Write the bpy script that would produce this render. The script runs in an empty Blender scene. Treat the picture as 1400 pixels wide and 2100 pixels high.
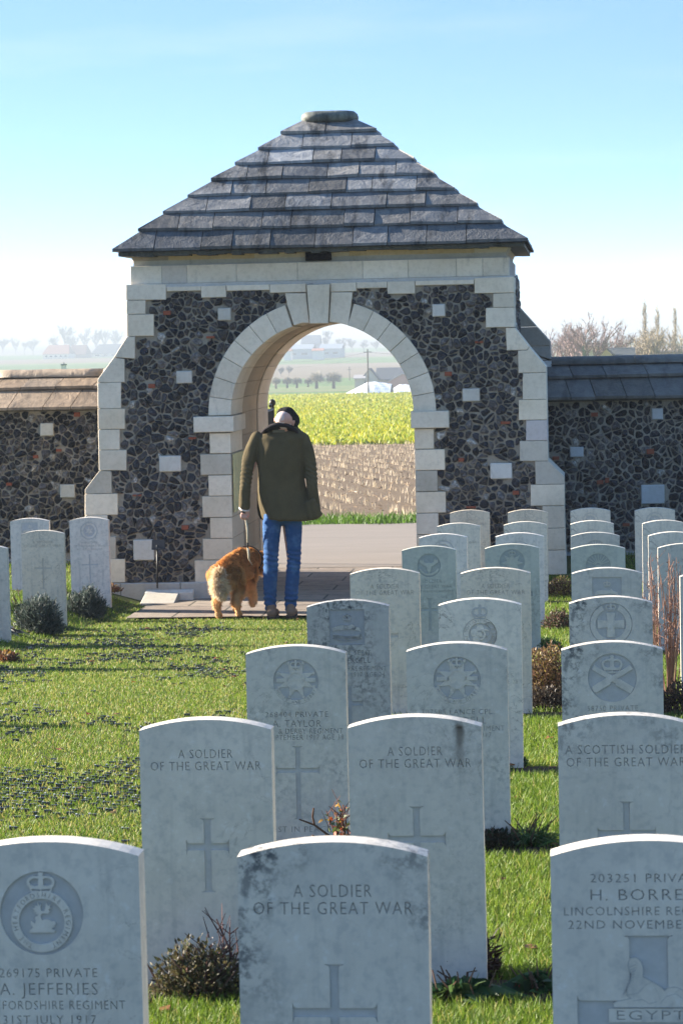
import bpy, bmesh, math, random
import numpy as np
from mathutils import Vector, Matrix
R = math.radians
random.seed(7); rng = np.random.default_rng(7)
SC = bpy.context.scene
COL = SC.collection

# ------------------------------------------------------------------ camera
CAM = np.array([0.0, 0.0, 1.63]); FPX = 5600.0
a_, p_, r_ = R(4.981), R(3.651), 0.022
fw = np.array([-math.sin(a_)*math.cos(p_), math.cos(a_)*math.cos(p_), -math.sin(p_)])
r0 = np.array([math.cos(a_), math.sin(a_), 0.0]); u0 = np.cross(r0, fw)
rt = r0*math.cos(r_) - u0*math.sin(r_); up = u0*math.cos(r_) + r0*math.sin(r_)
cam = bpy.data.cameras.new('camera'); camo = bpy.data.objects.new('camera', cam); COL.objects.link(camo)
M = Matrix.Identity(4)
for i in range(3):
    M[i][0] = rt[i]; M[i][1] = up[i]; M[i][2] = -fw[i]; M[i][3] = CAM[i]
camo.matrix_world = M
cam.sensor_fit = 'VERTICAL'; cam.sensor_height = 36.0; cam.sensor_width = 24.0
cam.lens = FPX/2100*36.0; cam.clip_start = 0.1; cam.clip_end = 20000
cam.dof.use_dof = True; cam.dof.focus_distance = 15.0; cam.dof.aperture_fstop = 18.0
SC.camera = camo

def at(px, py, Y):
    d = rt*(px-700)/FPX + up*(1050-py)/FPX + fw
    return CAM + d*(Y/d[1])

# ------------------------------------------------------------------ world, sun, exposure
SUN_EL, SUN_AZ = 19.3, 14.5          # azimuth: degrees behind the plane of the gate, light from the left
sd = np.array([-math.cos(R(SUN_EL))*math.cos(R(SUN_AZ)), math.cos(R(SUN_EL))*math.sin(R(SUN_AZ)), math.sin(R(SUN_EL))])
W = bpy.data.worlds.new("World"); SC.world = W; W.use_nodes = True
nt = W.node_tree; nt.nodes.clear()
out = nt.nodes.new('ShaderNodeOutputWorld'); bg = nt.nodes.new('ShaderNodeBackground')
sky = nt.nodes.new('ShaderNodeTexSky'); sky.sky_type = 'NISHITA'; sky.sun_disc = False
sky.sun_elevation = R(SUN_EL); sky.sun_rotation = math.atan2(sd[0], sd[1])
sky.air_density = 1.0; sky.dust_density = 0.6; sky.ozone_density = 2.0; sky.altitude = 0
tc = nt.nodes.new('ShaderNodeTexCoord'); mp = nt.nodes.new('ShaderNodeMapping')
mp.inputs['Scale'].default_value = (1, 1, 9.0)
nt.links.new(tc.outputs['Generated'], mp.inputs['Vector'])
nrm = nt.nodes.new('ShaderNodeVectorMath'); nrm.operation = 'NORMALIZE'
nt.links.new(mp.outputs[0], nrm.inputs[0]); nt.links.new(nrm.outputs[0], sky.inputs['Vector'])
hs = nt.nodes.new('ShaderNodeHueSaturation'); hs.inputs['Saturation'].default_value = 1.0
cm = nt.nodes.new('ShaderNodeMapping'); cm.inputs['Scale'].default_value = (7, 7, 42); nt.links.new(tc.outputs['Generated'], cm.inputs[0])
cn = nt.nodes.new('ShaderNodeTexNoise'); cn.inputs['Scale'].default_value = 1.0; cn.inputs['Detail'].default_value = 5; nt.links.new(cm.outputs[0], cn.inputs['Vector'])
cr_ = nt.nodes.new('ShaderNodeMapRange'); cr_.inputs[1].default_value = .54; cr_.inputs[2].default_value = .85; cr_.inputs[3].default_value = 1.1; cr_.inputs[4].default_value = .9
nt.links.new(cn.outputs['Fac'], cr_.inputs[0]); nt.links.new(cr_.outputs[0], hs.inputs['Saturation'])
nt.links.new(sky.outputs[0], hs.inputs['Color']); nt.links.new(hs.outputs[0], bg.inputs['Color']); nt.links.new(bg.outputs[0], out.inputs['Surface'])
bg.inputs['Strength'].default_value = 0.12
sun = bpy.data.lights.new('sun', 'SUN'); sun.energy = 5.0; sun.angle = R(0.5); sun.color = (1.0, 0.90, 0.76)
suno = bpy.data.objects.new('sun', sun); COL.objects.link(suno)
suno.rotation_euler = Vector(-sd).to_track_quat('-Z', 'Y').to_euler()
suno.location = (-20, 10, 20)
SC.view_settings.view_transform = 'Standard'; SC.view_settings.look = 'None'
SC.view_settings.gamma = 1.0; SC.view_settings.exposure = 2.34
SC.cycles.use_denoising = True
SC.cycles.max_bounces = 8; SC.cycles.volume_bounces = 1; SC.cycles.transparent_max_bounces = 8

# ------------------------------------------------------------------ helpers: naming
def setp(o, label=None, cat=None, group=None, kind=None):
    for k, v in (('label', label), ('category', cat), ('group', group), ('kind', kind)):
        if v: o[k] = v
    return o
def link(o, parent=None):
    COL.objects.link(o)
    if parent is not None: o.parent = parent
    return o
def empty(name, label, cat, loc=(0, 0, 0), group=None, kind=None):
    o = bpy.data.objects.new(name, None); o.location = loc; o.empty_display_size = 0.1
    link(o); return setp(o, label, cat, group, kind)
def put(name, me, m, parent=None, smooth=False):
    """link a mesh (given in world coordinates) as one object; under a parent it is shifted into the parent's space"""
    o = bpy.data.objects.new(name, me)
    if m is not None:
        me.materials.clear()
        for mm in (m if isinstance(m, (list, tuple)) else [m]): me.materials.append(mm)
    if smooth: me.polygons.foreach_set('use_smooth', [True]*len(me.polygons))
    link(o, parent)
    if parent is not None:
        q = parent
        off = Vector((0, 0, 0))
        while q is not None: off += q.location; q = q.parent
        me.transform(Matrix.Translation(-off))
    return o

# ------------------------------------------------------------------ helpers: meshes
class MB:
    def __init__(s): s.v = []; s.f = []; s.c = []; s.m = []
    def add(s, vs, fs, col=(1, 1, 1), mi=0):
        n = len(s.v); s.v.extend([tuple(map(float, q)) for q in vs])
        for f in fs: s.f.append([n+i for i in f]); s.c.append(col); s.m.append(mi)
    def box(s, a, b, col=(1, 1, 1), mi=0):
        x0, y0, z0 = a; x1, y1, z1 = b
        s.add([(x0,y0,z0),(x1,y0,z0),(x1,y1,z0),(x0,y1,z0),(x0,y0,z1),(x1,y0,z1),(x1,y1,z1),(x0,y1,z1)],
              [(0,3,2,1),(4,5,6,7),(0,1,5,4),(1,2,6,5),(2,3,7,6),(3,0,4,7)], col, mi)
    def prism(s, poly, y0, y1, bev=0.004, col=(1, 1, 1), mi=0):
        """poly of (x,z), seen from -Y; bevelled front edge"""
        P = np.array(poly, float); A = 0.5*np.sum(P[:,0]*np.roll(P[:,1],-1)-np.roll(P[:,0],-1)*P[:,1])
        if A < 0: P = P[::-1]
        n = len(P); Q = inset(P, bev)
        v = [(q[0], y0, q[1]) for q in Q]+[(p[0], y0+bev, p[1]) for p in P]+[(p[0], y1, p[1]) for p in P]
        f = [list(range(n))]
        for k in (0, n):
            for i in range(n):
                j = (i+1) % n; f.append((k+i, k+n+i, k+n+j, k+j))
        f.append([2*n+i for i in range(n)][::-1])
        s.add(v, f, col, mi)
    def tube(s, pts, rad, n=6, col=(1, 1, 1), mi=0, cap=True):
        pts = [np.array(p, float) for p in pts]
        if not hasattr(rad, '__len__'): rad = [rad]*len(pts)
        vs = []; ref = np.array([0.31, 0.17, 0.93])
        for i, p in enumerate(pts):
            d = pts[min(i+1, len(pts)-1)]-pts[max(i-1, 0)]; d = d/(np.linalg.norm(d)+1e-9)
            u = np.cross(d, ref); u /= np.linalg.norm(u)+1e-9; w = np.cross(d, u)
            for k in range(n):
                t = 2*math.pi*k/n; vs.append(p+rad[i]*(u*math.cos(t)+w*math.sin(t)))
        fs = []
        for i in range(len(pts)-1):
            for k in range(n):
                fs.append((i*n+k, i*n+(k+1) % n, (i+1)*n+(k+1) % n, (i+1)*n+k))
        if cap: fs.append(list(range(n))[::-1]); fs.append([(len(pts)-1)*n+k for k in range(n)])
        s.add(vs, fs, col, mi)
    def mesh(s, name):
        me = bpy.data.meshes.new(name); me.from_pydata(s.v, [], s.f)
        at_ = me.color_attributes.new('tint', 'FLOAT_COLOR', 'CORNER')
        cs = []
        for f, c in zip(s.f, s.c): cs.extend([c[0], c[1], c[2], 1.0]*len(f))
        at_.data.foreach_set('color', cs)
        me.polygons.foreach_set('material_index', s.m)
        me.update(); return me
    def put(s, name, m, parent=None, smooth=False):
        return put(name, s.mesh(name), m, parent, smooth)

def inset(P, d):
    """move each edge of a ccw polygon inwards by d"""
    P = np.array(P, float); n = len(P); out = []
    for i in range(n):
        a, b, c = P[i-1], P[i], P[(i+1) % n]
        e1 = (b-a)/(np.linalg.norm(b-a)+1e-12); e2 = (c-b)/(np.linalg.norm(c-b)+1e-12)
        n1 = np.array([-e1[1], e1[0]]); n2 = np.array([-e2[1], e2[0]])
        q = n1+n2; k = 1+np.dot(n1, n2); k = max(k, 0.3)
        out.append(b+q/k*d)
    return np.array(out)

def blades(name, P, D, L, Wd, col, m, parent=None, bend=0.3, side=None, droop=None):
    """many narrow leaves as one mesh: root P, direction D, length L, width Wd, colour col (n,3)"""
    n = len(P); P = np.asarray(P, np.float32); D = np.asarray(D, np.float32)
    D = D/(np.linalg.norm(D, axis=1, keepdims=True)+1e-9)
    L = np.broadcast_to(np.asarray(L, np.float32), (n,))[:, None]; Wd = np.broadcast_to(np.asarray(Wd, np.float32), (n,))[:, None]
    if side is None:
        t = rng.normal(size=(n, 3)).astype(np.float32)
    else: t = side
    S = np.cross(D, t); S /= np.linalg.norm(S, axis=1, keepdims=True)+1e-9
    B = np.cross(S, D)
    if droop is not None: B = np.array([[0, 0, -1.0]], np.float32).repeat(n, 0)*droop
    mid = P+D*L*0.55+B*L*bend*0.25; tip = P+D*L+B*L*bend
    V = np.empty((n, 5, 3), np.float32)
    V[:, 0] = P-S*Wd*0.4; V[:, 1] = P+S*Wd*0.4; V[:, 2] = mid+S*Wd*0.5; V[:, 3] = mid-S*Wd*0.5; V[:, 4] = tip
    me = bpy.data.meshes.new(name)
    me.vertices.add(n*5); me.vertices.foreach_set('co', V.ravel())
    base = (np.arange(n)*5)[:, None]
    li = np.concatenate([base+np.array([[0, 1, 2, 3]]), base+np.array([[3, 2, 4]])], axis=1).ravel()
    me.loops.add(n*7); me.loops.foreach_set('vertex_index', li.astype(np.int32))
    st = np.concatenate([(np.arange(n)*7)[:, None], (np.arange(n)*7+4)[:, None]], axis=1).ravel()
    me.polygons.add(n*2); me.polygons.foreach_set('loop_start', st.astype(np.int32))
    try: me.polygons.foreach_set('loop_total', np.tile([4, 3], n).astype(np.int32))
    except Exception: pass
    ca = me.color_attributes.new('tint', 'FLOAT_COLOR', 'POINT')
    C = np.ones((n, 5, 4), np.float32); C[:, :, :3] = np.asarray(col, np.float32).reshape(-1, 1, 3)
    ca.data.foreach_set('color', C.ravel())
    me.update(calc_edges=True); me.validate()
    return put(name, me, m, parent)

def blob(name, caps, m, parent=None, voxel=0.012, smooth=6, extra=None, fn=None):
    """one continuous skin round tapered capsules (p0,r0,p1,r1) and closed extra meshes [(v,f)]"""
    b = MB()
    for (p0, r0_, p1, r1) in caps:
        p0 = np.array(p0, float); p1 = np.array(p1, float); d = p1-p0; L = np.linalg.norm(d)
        ax = d/L if L > 1e-6 else np.array([0, 0, 1.0])
        ref = np.array([1.0, 0, 0]) if abs(ax[0]) < 0.8 else np.array([0, 1.0, 0])
        u = np.cross(ax, ref); u /= np.linalg.norm(u); w = np.cross(ax, u)
        rings = []
        for k in range(1, 5): t = k/5*math.pi/2; rings.append((p0-ax*r0_*math.cos(t), r0_*math.sin(t)))
        rings.append((p0, r0_)); rings.append((p1, r1))
        for k in range(4, 0, -1): t = k/5*math.pi/2; rings.append((p1+ax*r1*math.cos(t), r1*math.sin(t)))
        n = 14; vs = []; fs = []
        for c, rr in rings:
            for k in range(n): t = 2*math.pi*k/n; vs.append(c+rr*(u*math.cos(t)+w*math.sin(t)))
        m_ = len(rings)
        for i in range(m_-1):
            for k in range(n): fs.append((i*n+k, i*n+(k+1) % n, (i+1)*n+(k+1) % n, (i+1)*n+k))
        fs.append(list(range(n))[::-1]); fs.append([(m_-1)*n+k for k in range(n)])
        b.add(vs, fs)
    for (v, f) in (extra or []): b.add(v, f)
    me = b.mesh(name+'_raw')
    bm = bmesh.new(); bm.from_mesh(me); bmesh.ops.recalc_face_normals(bm, faces=bm.faces); bm.to_mesh(me); bm.free()
    o = bpy.data.objects.new(name+'_raw', me); COL.objects.link(o)
    md = o.modifiers.new('r', 'REMESH'); md.mode = 'VOXEL'; md.voxel_size = voxel
    if smooth: ms = o.modifiers.new('s', 'SMOOTH'); ms.factor = 0.5; ms.iterations = smooth
    dg = bpy.context.evaluated_depsgraph_get(); dg.update()
    me2 = bpy.data.meshes.new_from_object(o.evaluated_get(dg))
    bpy.data.objects.remove(o); bpy.data.meshes.remove(me)
    me2.name = name
    if fn is not None:
        n = len(me2.vertices); co = np.empty(n*3); me2.vertices.foreach_get('co', co); co = co.reshape(-1, 3)
        no = np.empty(n*3); me2.vertices.foreach_get('normal', no); no = no.reshape(-1, 3)
        co = fn(co, no); me2.vertices.foreach_set('co', co.ravel()); me2.update()
    return put(name, me2, m, parent, smooth=True)

def loft(rings, n=28, sq=2.3):
    """closed solid through (cx,cy,z,rx,ry) rings, superellipse section"""
    vs = []; fs = []
    for (cx, cy, z, rx, ry) in rings:
        for k in range(n):
            t = 2*math.pi*k/n; c, s_ = math.cos(t), math.sin(t)
            vs.append((cx+rx*math.copysign(abs(c)**(2/sq), c), cy+ry*math.copysign(abs(s_)**(2/sq), s_), z))
    for i in range(len(rings)-1):
        for k in range(n): fs.append((i*n+k, i*n+(k+1) % n, (i+1)*n+(k+1) % n, (i+1)*n+k))
    fs.append(list(range(n))[::-1]); fs.append([(len(rings)-1)*n+k for k in range(n)])
    return vs, fs

def vnoise(P, sc, seed=0):
    """cheap smooth value noise for numpy points, about -1..1"""
    q = np.asarray(P, float)*sc+seed*17.3
    i = np.floor(q).astype(int); f = q-i; f = f*f*(3-2*f)
    def h(a, b, c): 
        x = np.sin(a*127.1+b*311.7+c*74.7+seed*3.1)*43758.5453; return x-np.floor(x)
    r = 0
    for dx in (0, 1):
        for dy in (0, 1):
            for dz in (0, 1):
                w = (f[:, 0] if dx else 1-f[:, 0])*(f[:, 1] if dy else 1-f[:, 1])*(f[:, 2] if dz else 1-f[:, 2])
                r = r+w*h(i[:, 0]+dx, i[:, 1]+dy, i[:, 2]+dz)
    return r*2-1

# ------------------------------------------------------------------ helpers: materials
class Mat:
    def __init__(s, name, rough=0.9, spec=0.3):
        s.m = bpy.data.materials.new(name); s.m.use_nodes = True; s.t = s.m.node_tree
        s.b = s.t.nodes['Principled BSDF']; s.b.inputs['Roughness'].default_value = rough
        s.b.inputs['Specular IOR Level'].default_value = spec
        s._co = None
    def n(s, typ, **kw):
        x = s.t.nodes.new(typ)
        for k, v in kw.items(): setattr(x, k, v)
        return x
    def l(s, a, b): s.t.links.new(a, b)
    def co(s, kind='Object', scale=(1, 1, 1), rot=(0, 0, 0)):
        t = s.n('ShaderNodeTexCoord'); m = s.n('ShaderNodeMapping')
        m.inputs['Scale'].default_value = scale; m.inputs['Rotation'].default_value = rot
        s.l(t.outputs[kind], m.inputs[0]); return m.outputs[0]
    def noise(s, scale, detail=4, rough=0.6, co=None, dist=0.0):
        x = s.n('ShaderNodeTexNoise'); x.inputs['Scale'].default_value = scale
        x.inputs['Detail'].default_value = detail; x.inputs['Roughness'].default_value = rough
        x.inputs['Distortion'].default_value = dist
        if co is not None: s.l(co, x.inputs['Vector'])
        return x.outputs['Fac']
    def ramp(s, fac, stops, interp='LINEAR'):
        x = s.n('ShaderNodeValToRGB'); x.color_ramp.interpolation = interp
        e = x.color_ramp.elements
        while len(e) < len(stops): e.new(0.5)
        for q, (p, c) in zip(e, stops):
            q.position = p; q.color = (c, c, c, 1) if not hasattr(c, '__len__') else (*c, 1)
        s.l(fac, x.inputs[0]); return x.outputs[0]
    def mix(s, fac, a, b, typ='MIX'):
        x = s.n('ShaderNodeMix', data_type='RGBA', blend_type=typ)
        for v, i in ((fac, 0), (a, 6), (b, 7)):
            if hasattr(v, 'is_linked') or hasattr(v, 'links'): s.l(v, x.inputs[i])
            elif hasattr(v, '__len__'): x.inputs[i].default_value = (*v, 1)
            else: x.inputs[i].default_value = v
        return x.outputs[2]
    def attr(s, name='tint'):
        x = s.n('ShaderNodeAttribute'); x.attribute_name = name; return x.outputs['Color']
    def color(s, c):
        if hasattr(c, 'links'): s.l(c, s.b.inputs['Base Color'])
        else: s.b.inputs['Base Color'].default_value = (*c, 1)
    def bump(s, h, strength=0.3, dist=0.01):
        x = s.n('ShaderNodeBump'); x.inputs['Strength'].default_value = strength; x.inputs['Distance'].default_value = dist
        s.l(h, x.inputs['Height']); s.l(x.outputs[0], s.b.inputs['Normal'])
    def leafy(s, trans=0.35):
        """adds light through the leaf"""
        tr = s.n('ShaderNodeBsdfTranslucent'); mx = s.n('ShaderNodeMixShader'); mx.inputs[0].default_value = trans
        c = s.b.inputs['Base Color']
        if c.is_linked: s.l(c.links[0].from_socket, tr.inputs[0])
        else: tr.inputs[0].default_value = c.default_value
        o = s.t.nodes['Material Output']
        s.l(s.b.outputs[0], mx.inputs[1]); s.l(tr.outputs[0], mx.inputs[2]); s.l(mx.outputs[0], o.inputs['Surface'])
        return s

def m_limestone():
    k = Mat('limestone', 0.9, 0.2); c = k.co()
    n1 = k.noise(1.7, 5, 0.6, c); n2 = k.noise(28, 4, 0.65, c); n3 = k.noise(160, 2, 0.5, c)
    base = k.mix(1.0, k.attr(), k.ramp(n1, [(0.3, (0.82, 0.80, 0.76)), (0.6, (1, 1, 1))]), 'MULTIPLY')
    base = k.mix(0.6, base, k.ramp(n2, [(0.3, (0.80, 0.78, 0.75)), (0.55, (1, 1, 1))]), 'MULTIPLY')
    st = k.noise(6, 6, 0.7, k.co('Object', (1, 1, 0.35)))
    base = k.mix(k.ramp(st, [(0.60, 0.0), (0.78, 0.55)]), base, (0.20, 0.19, 0.165))
    k.color(base); k.bump(n3, 0.25, 0.004); return k.m
def m_mortar():
    k = Mat('mortar', 0.95, 0.1); c = k.co(); n = k.noise(60, 4, 0.6, c)
    k.color(k.mix(n, (0.19, 0.165, 0.13), (0.43, 0.38, 0.305))); k.bump(n, 0.6, 0.01); return k.m
def m_flint():
    k = Mat('flint', 0.36, 0.4); c = k.co()
    n1 = k.noise(26, 6, 0.7, c); n2 = k.noise(75, 3, 0.6, c)
    base = k.mix(1.0, k.attr(), k.ramp(n1, [(0.32, 0.25), (0.5, 0.9), (0.72, 2.6)]), 'MULTIPLY')
    base = k.mix(k.ramp(n2, [(0.62, 0.0), (0.72, 0.55)]), base, (0.34, 0.33, 0.32))
    k.color(base); k.bump(n1, 0.8, 0.02); return k.m
def m_brick():
    k = Mat('brick', 0.9, 0.2); n = k.noise(40, 3, 0.6, k.co())
    k.color(k.mix(n, (0.20, 0.055, 0.03), (0.33, 0.10, 0.055))); return k.m
def m_slate(name, lo, hi, stain):
    k = Mat(name, 0.62, 0.4); c = k.co()
    n1 = k.noise(9, 5, 0.65, c, 0.6); n2 = k.noise(45, 4, 0.6, c)
    base = k.mix(1.0, k.attr(), k.mix(k.ramp(n1, [(0.3, 0.0), (0.7, 1.0)]), lo, hi), 'MULTIPLY')
    st = k.noise(3.2, 5, 0.7, k.co('Object', (1.6, 0.5, 0.3)))
    base = k.mix(k.ramp(st, [(0.50, 0.0), (0.66, stain)]), base, (0.012, 0.013, 0.013))
    base = k.mix(k.ramp(n2, [(0.62, 0.0), (0.78, 0.4)]), base, (0.20, 0.19, 0.14))
    k.color(base); k.bump(k.mix(0.25, n1, n2), 0.6, 0.035); return k.m
def m_headstone(name, tone, lichen, vein, seed, dark=(0.07, 0.075, 0.08), rust=False):
    k = Mat(name, 0.82, 0.25); tone = (min(.72, tone[0]*1.16), min(.7, tone[1]*1.09), tone[2]*.98)
    t = k.n('ShaderNodeTexCoord'); mpn = k.n('ShaderNodeMapping'); mpn.inputs['Location'].default_value = (seed*3.7, seed*1.3, seed*2.1)
    k.l(t.outputs['Object'], mpn.inputs[0]); c = mpn.outputs[0]
    n1 = k.noise(5, 5, 0.65, c); n2 = k.noise(38, 4, 0.6, c); n3 = k.noise(210, 2, 0.5, c)
    base = k.mix(k.ramp(n1, [(0.3, 0.0), (0.7, 1.0)]), tuple(x*0.86 for x in tone), tuple(min(1, x*1.06) for x in tone))
    base = k.mix(k.ramp(n2, [(0.34, 0.28), (0.5, 0.0)]), base, (0.24, 0.25, 0.25))
    base = k.mix(k.ramp(n2, [(0.6, 0.0), (0.75, 0.35)]), base, (0.72, 0.72, 0.70))
    sk = k.noise(26, 3, 0.6, k.co('Object', (1, 1, .09)))
    base = k.mix(k.ramp(sk, [(0.52, 0.0), (0.72, 0.30)]), base, (.27, .27, .25))
    # veins
    vn = k.noise(6.0, 6, 0.6, c, 1.4); ab = k.n('ShaderNodeMath', operation='SUBTRACT'); k.l(vn, ab.inputs[0]); ab.inputs[1].default_value = 0.5
    ab2 = k.n('ShaderNodeMath', operation='ABSOLUTE'); k.l(ab.outputs[0], ab2.inputs[0])
    msk = k.noise(4.0, 2, 0.5, c)
    vv = k.mix(1.0, k.ramp(ab2.outputs[0], [(0.0, vein), (0.008, 0.0)]), k.ramp(msk, [(0.5, 0.0), (0.6, 1.0)]), 'MULTIPLY')
    base = k.mix(vv, base, (0.17, 0.13, 0.10))
    # lichen: clusters of dark spots, mostly towards the top
    big = k.noise(3.4, 2, 0.5, c); sm = k.noise(42, 5, 0.7, c)
    sep = k.n('ShaderNodeSeparateXYZ'); k.l(t.outputs['Object'], sep.inputs[0])
    hi = k.n('ShaderNodeMapRange'); k.l(sep.outputs[2], hi.inputs[0])
    hi.inputs[1].default_value = -0.1; hi.inputs[2].default_value = 0.78; hi.inputs[3].default_value = 0.25; hi.inputs[4].default_value = 1.0
    a = k.mix(1.0, k.ramp(big, [(0.47, 0.0), (0.62, 1.0)]), k.ramp(sm, [(0.46, 0.0), (0.60, 1.0)]), 'MULTIPLY')
    a = k.mix(1.0, a, hi.outputs[0], 'MULTIPLY')
    a = k.mix(1.0, a, (lichen, lichen, lichen), 'MULTIPLY')
    base = k.mix(a, base, dark)
    if rust:      # an iron stain that starts at a bolt hole and runs down
        wx = k.n('ShaderNodeMath', operation='MULTIPLY_ADD'); k.l(k.noise(14, 3, .6, c), wx.inputs[0]); wx.inputs[1].default_value = .016; k.l(sep.outputs[0], wx.inputs[2])
        d = k.n('ShaderNodeMath', operation='SUBTRACT'); k.l(wx.outputs[0], d.inputs[0]); d.inputs[1].default_value = .136
        d2 = k.n('ShaderNodeMath', operation='ABSOLUTE'); k.l(d.outputs[0], d2.inputs[0])
        run = k.mix(1.0, k.ramp(d2.outputs[0], [(.006, 1.0), (.017, 0.0)]), k.ramp(sep.outputs[2], [(.62, 0.0), (.72, .45), (.775, .8), (.782, 1.0), (.795, .0)]), 'MULTIPLY')
        base = k.mix(run, base, (.055, .035, .022))
    k.color(base); k.bump(k.mix(0.5, n2, n3), 0.12, 0.003); return k.m
def m_grass(name='grass', tr=0.4):
    k = Mat(name, 0.55, 0.35); k.color(k.attr()); k.leafy(tr); return k.m
def m_plain(name, c, rough=0.7, spec=0.3, var=0.25, sc=20, bump=0.0):
    k = Mat(name, rough, spec); n = k.noise(sc, 4, 0.6, k.co())
    k.color(k.mix(n, tuple(x*(1-var) for x in c), tuple(min(1, x*(1+var)) for x in c)))
    if bump: k.bump(n, bump, 0.01)
    return k.m
def m_tint(name, rough=0.8, spec=0.3):
    k = Mat(name, rough, spec); n = k.noise(14, 4, 0.6, k.co())
    k.color(k.mix(1.0, k.attr(), k.ramp(n, [(0.3, 0.8), (0.7, 1.12)]), 'MULTIPLY')); return k.m
LIME = m_limestone(); MORT = m_mortar(); FLINT = m_flint(); BRICK = m_brick(); GRASS = m_grass(); LEAF = m_grass('leaf', 0.3)
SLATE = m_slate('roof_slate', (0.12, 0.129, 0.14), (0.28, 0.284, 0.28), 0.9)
COPE_S = m_slate('coping_stone_sunlit', (0.19, 0.145, 0.10), (0.34, 0.265, 0.19), 0.45)  # left coping: warm sunlight is put into the stone colour
COPE_D = m_slate('coping_stone_shaded', (0.085, 0.083, 0.078), (0.16, 0.155, 0.14), 0.5)  # right coping: the gatehouse shadow is put into the darker stone colour
TINT = m_tint('painted'); BLACK = m_plain('black_iron', (0.008, 0.008, 0.009), 0.5, 0.4)
BARK = m_plain('bark', (0.085, 0.06, 0.045), 0.9, 0.1)
WOOD = m_tint('bare_twigs', 0.9, 0.1)

# ------------------------------------------------------------------ terrain
PY = [0, 5.4, 7.76, 10.35, 12.6, 15, 19.4, 21.8, 24.2, 26.3, 27.3, 29.3, 31.5, 35, 38.6]
PZ = [0, -.188, -.27, -.357, -.42, -.50, -.67, -.735, -.785, -.80, -.80, -.77, -.95, -1.02, -1.03]
for Y_, p in ((39.5, 375), (60, 281), (90, 221), (130, 187), (200, 158), (300, 137), (450, 121), (500, 114), (620, 108), (700, 104), (900, 76), (1200, 52),
              (1500, 42), (2000, 31), (3000, 18), (4500, 8), (6300, 4)):
    PY.append(Y_); PZ.append(1.63-p*Y_/5600)
PY = np.array(PY, float); PZ = np.array(PZ); PZ[1:10] += .05; PZ[10:12] += .03
def sstep(x, a, b):
    t = np.clip((np.asarray(x, float)-a)/(b-a), 0, 1); return t*t*(3-2*t)
def zf(X, Y):
    X = np.asarray(X, float); Y = np.asarray(Y, float)
    z = np.interp(Y, PY, PZ)
    zp = np.interp(Y, [0, 15, 19.4, 22, 25.2, 31, 32], [0, -.50, -.69, -.80, -.965, -1.0, -1.0])
    w = sstep(X, -5.1, -4.4)*(1-sstep(X, -1.35, -0.95))*sstep(Y, 15, 20)*(1-sstep(Y, 31.5, 34))
    return z*(1-w)+zp*w
XS = np.array([-4500, -2200, -1000, -450, -200, -90, -45, -25]+list(np.arange(-14, 9.01, 0.3))+[15, 30, 60, 130, 300, 700, 1500, 3000, 4500])
YS = np.array([-50, -20, -5]+list(np.arange(0, 40, 0.45))+[40, 45, 52, 60, 75, 90, 110, 130, 160, 200, 250, 300, 370, 450, 475, 500, 560, 620, 660, 700, 800, 900, 1050, 1200, 1350, 1500, 2000, 3000, 4500, 6300])
def sheet(name, xs, ys, off, m, fn=zf):
    Xg, Yg = np.meshgrid(xs, ys); Z = fn(Xg, Yg)+off
    v = np.stack([Xg, Yg, Z], -1).reshape(-1, 3); nx = len(xs); f = []
    for j in range(len(ys)-1):
        for i in range(nx-1): f.append((j*nx+i, j*nx+i+1, (j+1)*nx+i+1, (j+1)*nx+i))
    me = bpy.data.meshes.new(name); me.from_pydata(v.tolist(), [], f); me.update()
    return setp(put(name, me, m, None, True), kind='structure')

def m_ground():
    k = Mat('turf_and_fields', 0.95, 0.1); c = k.co()
    sep = k.n('ShaderNodeSeparateXYZ'); k.l(c, sep.inputs[0])
    n1 = k.noise(2.5, 5, 0.6, c); n2 = k.noise(60, 4, 0.7, c)
    turf = k.mix(n2, (0.022, 0.030, 0.008), (0.060, 0.085, 0.018))
    turf = k.mix(k.ramp(n1, [(0.42, 0.0), (0.62, 0.5)]), turf, (0.075, 0.062, 0.03))
    # far fields: bands of crops across the valley
    wob = k.noise(0.004, 2, 0.5, c)
    mp_ = k.n('ShaderNodeMath', operation='MULTIPLY_ADD'); k.l(wob, mp_.inputs[0]); mp_.inputs[1].default_value = 160.0; k.l(sep.outputs[1], mp_.inputs[2])
    nr = k.n('ShaderNodeMapRange'); k.l(mp_.outputs[0], nr.inputs[0]); nr.inputs[1].default_value = 450; nr.inputs[2].default_value = 3200
    g1, g2, br, gr = (0.10, 0.17, 0.045), (0.16, 0.20, 0.07), (0.20, 0.16, 0.11), (0.24, 0.22, 0.16)
    far = k.ramp(nr.outputs[0], [(0.0, g2), (0.035, gr), (0.05, g1), (0.075, br), (0.085, g2), (0.125, g1), (0.175, br), (0.26, (0.22, 0.18, 0.13)), (0.30, g1), (0.40, g2), (0.43, br), (0.55, br), (0.60, g1), (0.8, gr), (1.0, br)], 'CONSTANT')
    far = k.mix(k.noise(0.05, 4, 0.6, c), far, k.mix(1.0, far, (0.75, 0.75, 0.75), 'MULTIPLY'))
    cut = k.n('ShaderNodeMath', operation='GREATER_THAN'); k.l(sep.outputs[1], cut.inputs[0]); cut.inputs[1].default_value = 36.0
    k.color(k.mix(cut.outputs[0], turf, far)); k.bump(n2, 0.5, 0.02); return k.m
sheet('ground', XS, YS, -0.012, m_ground())

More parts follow.
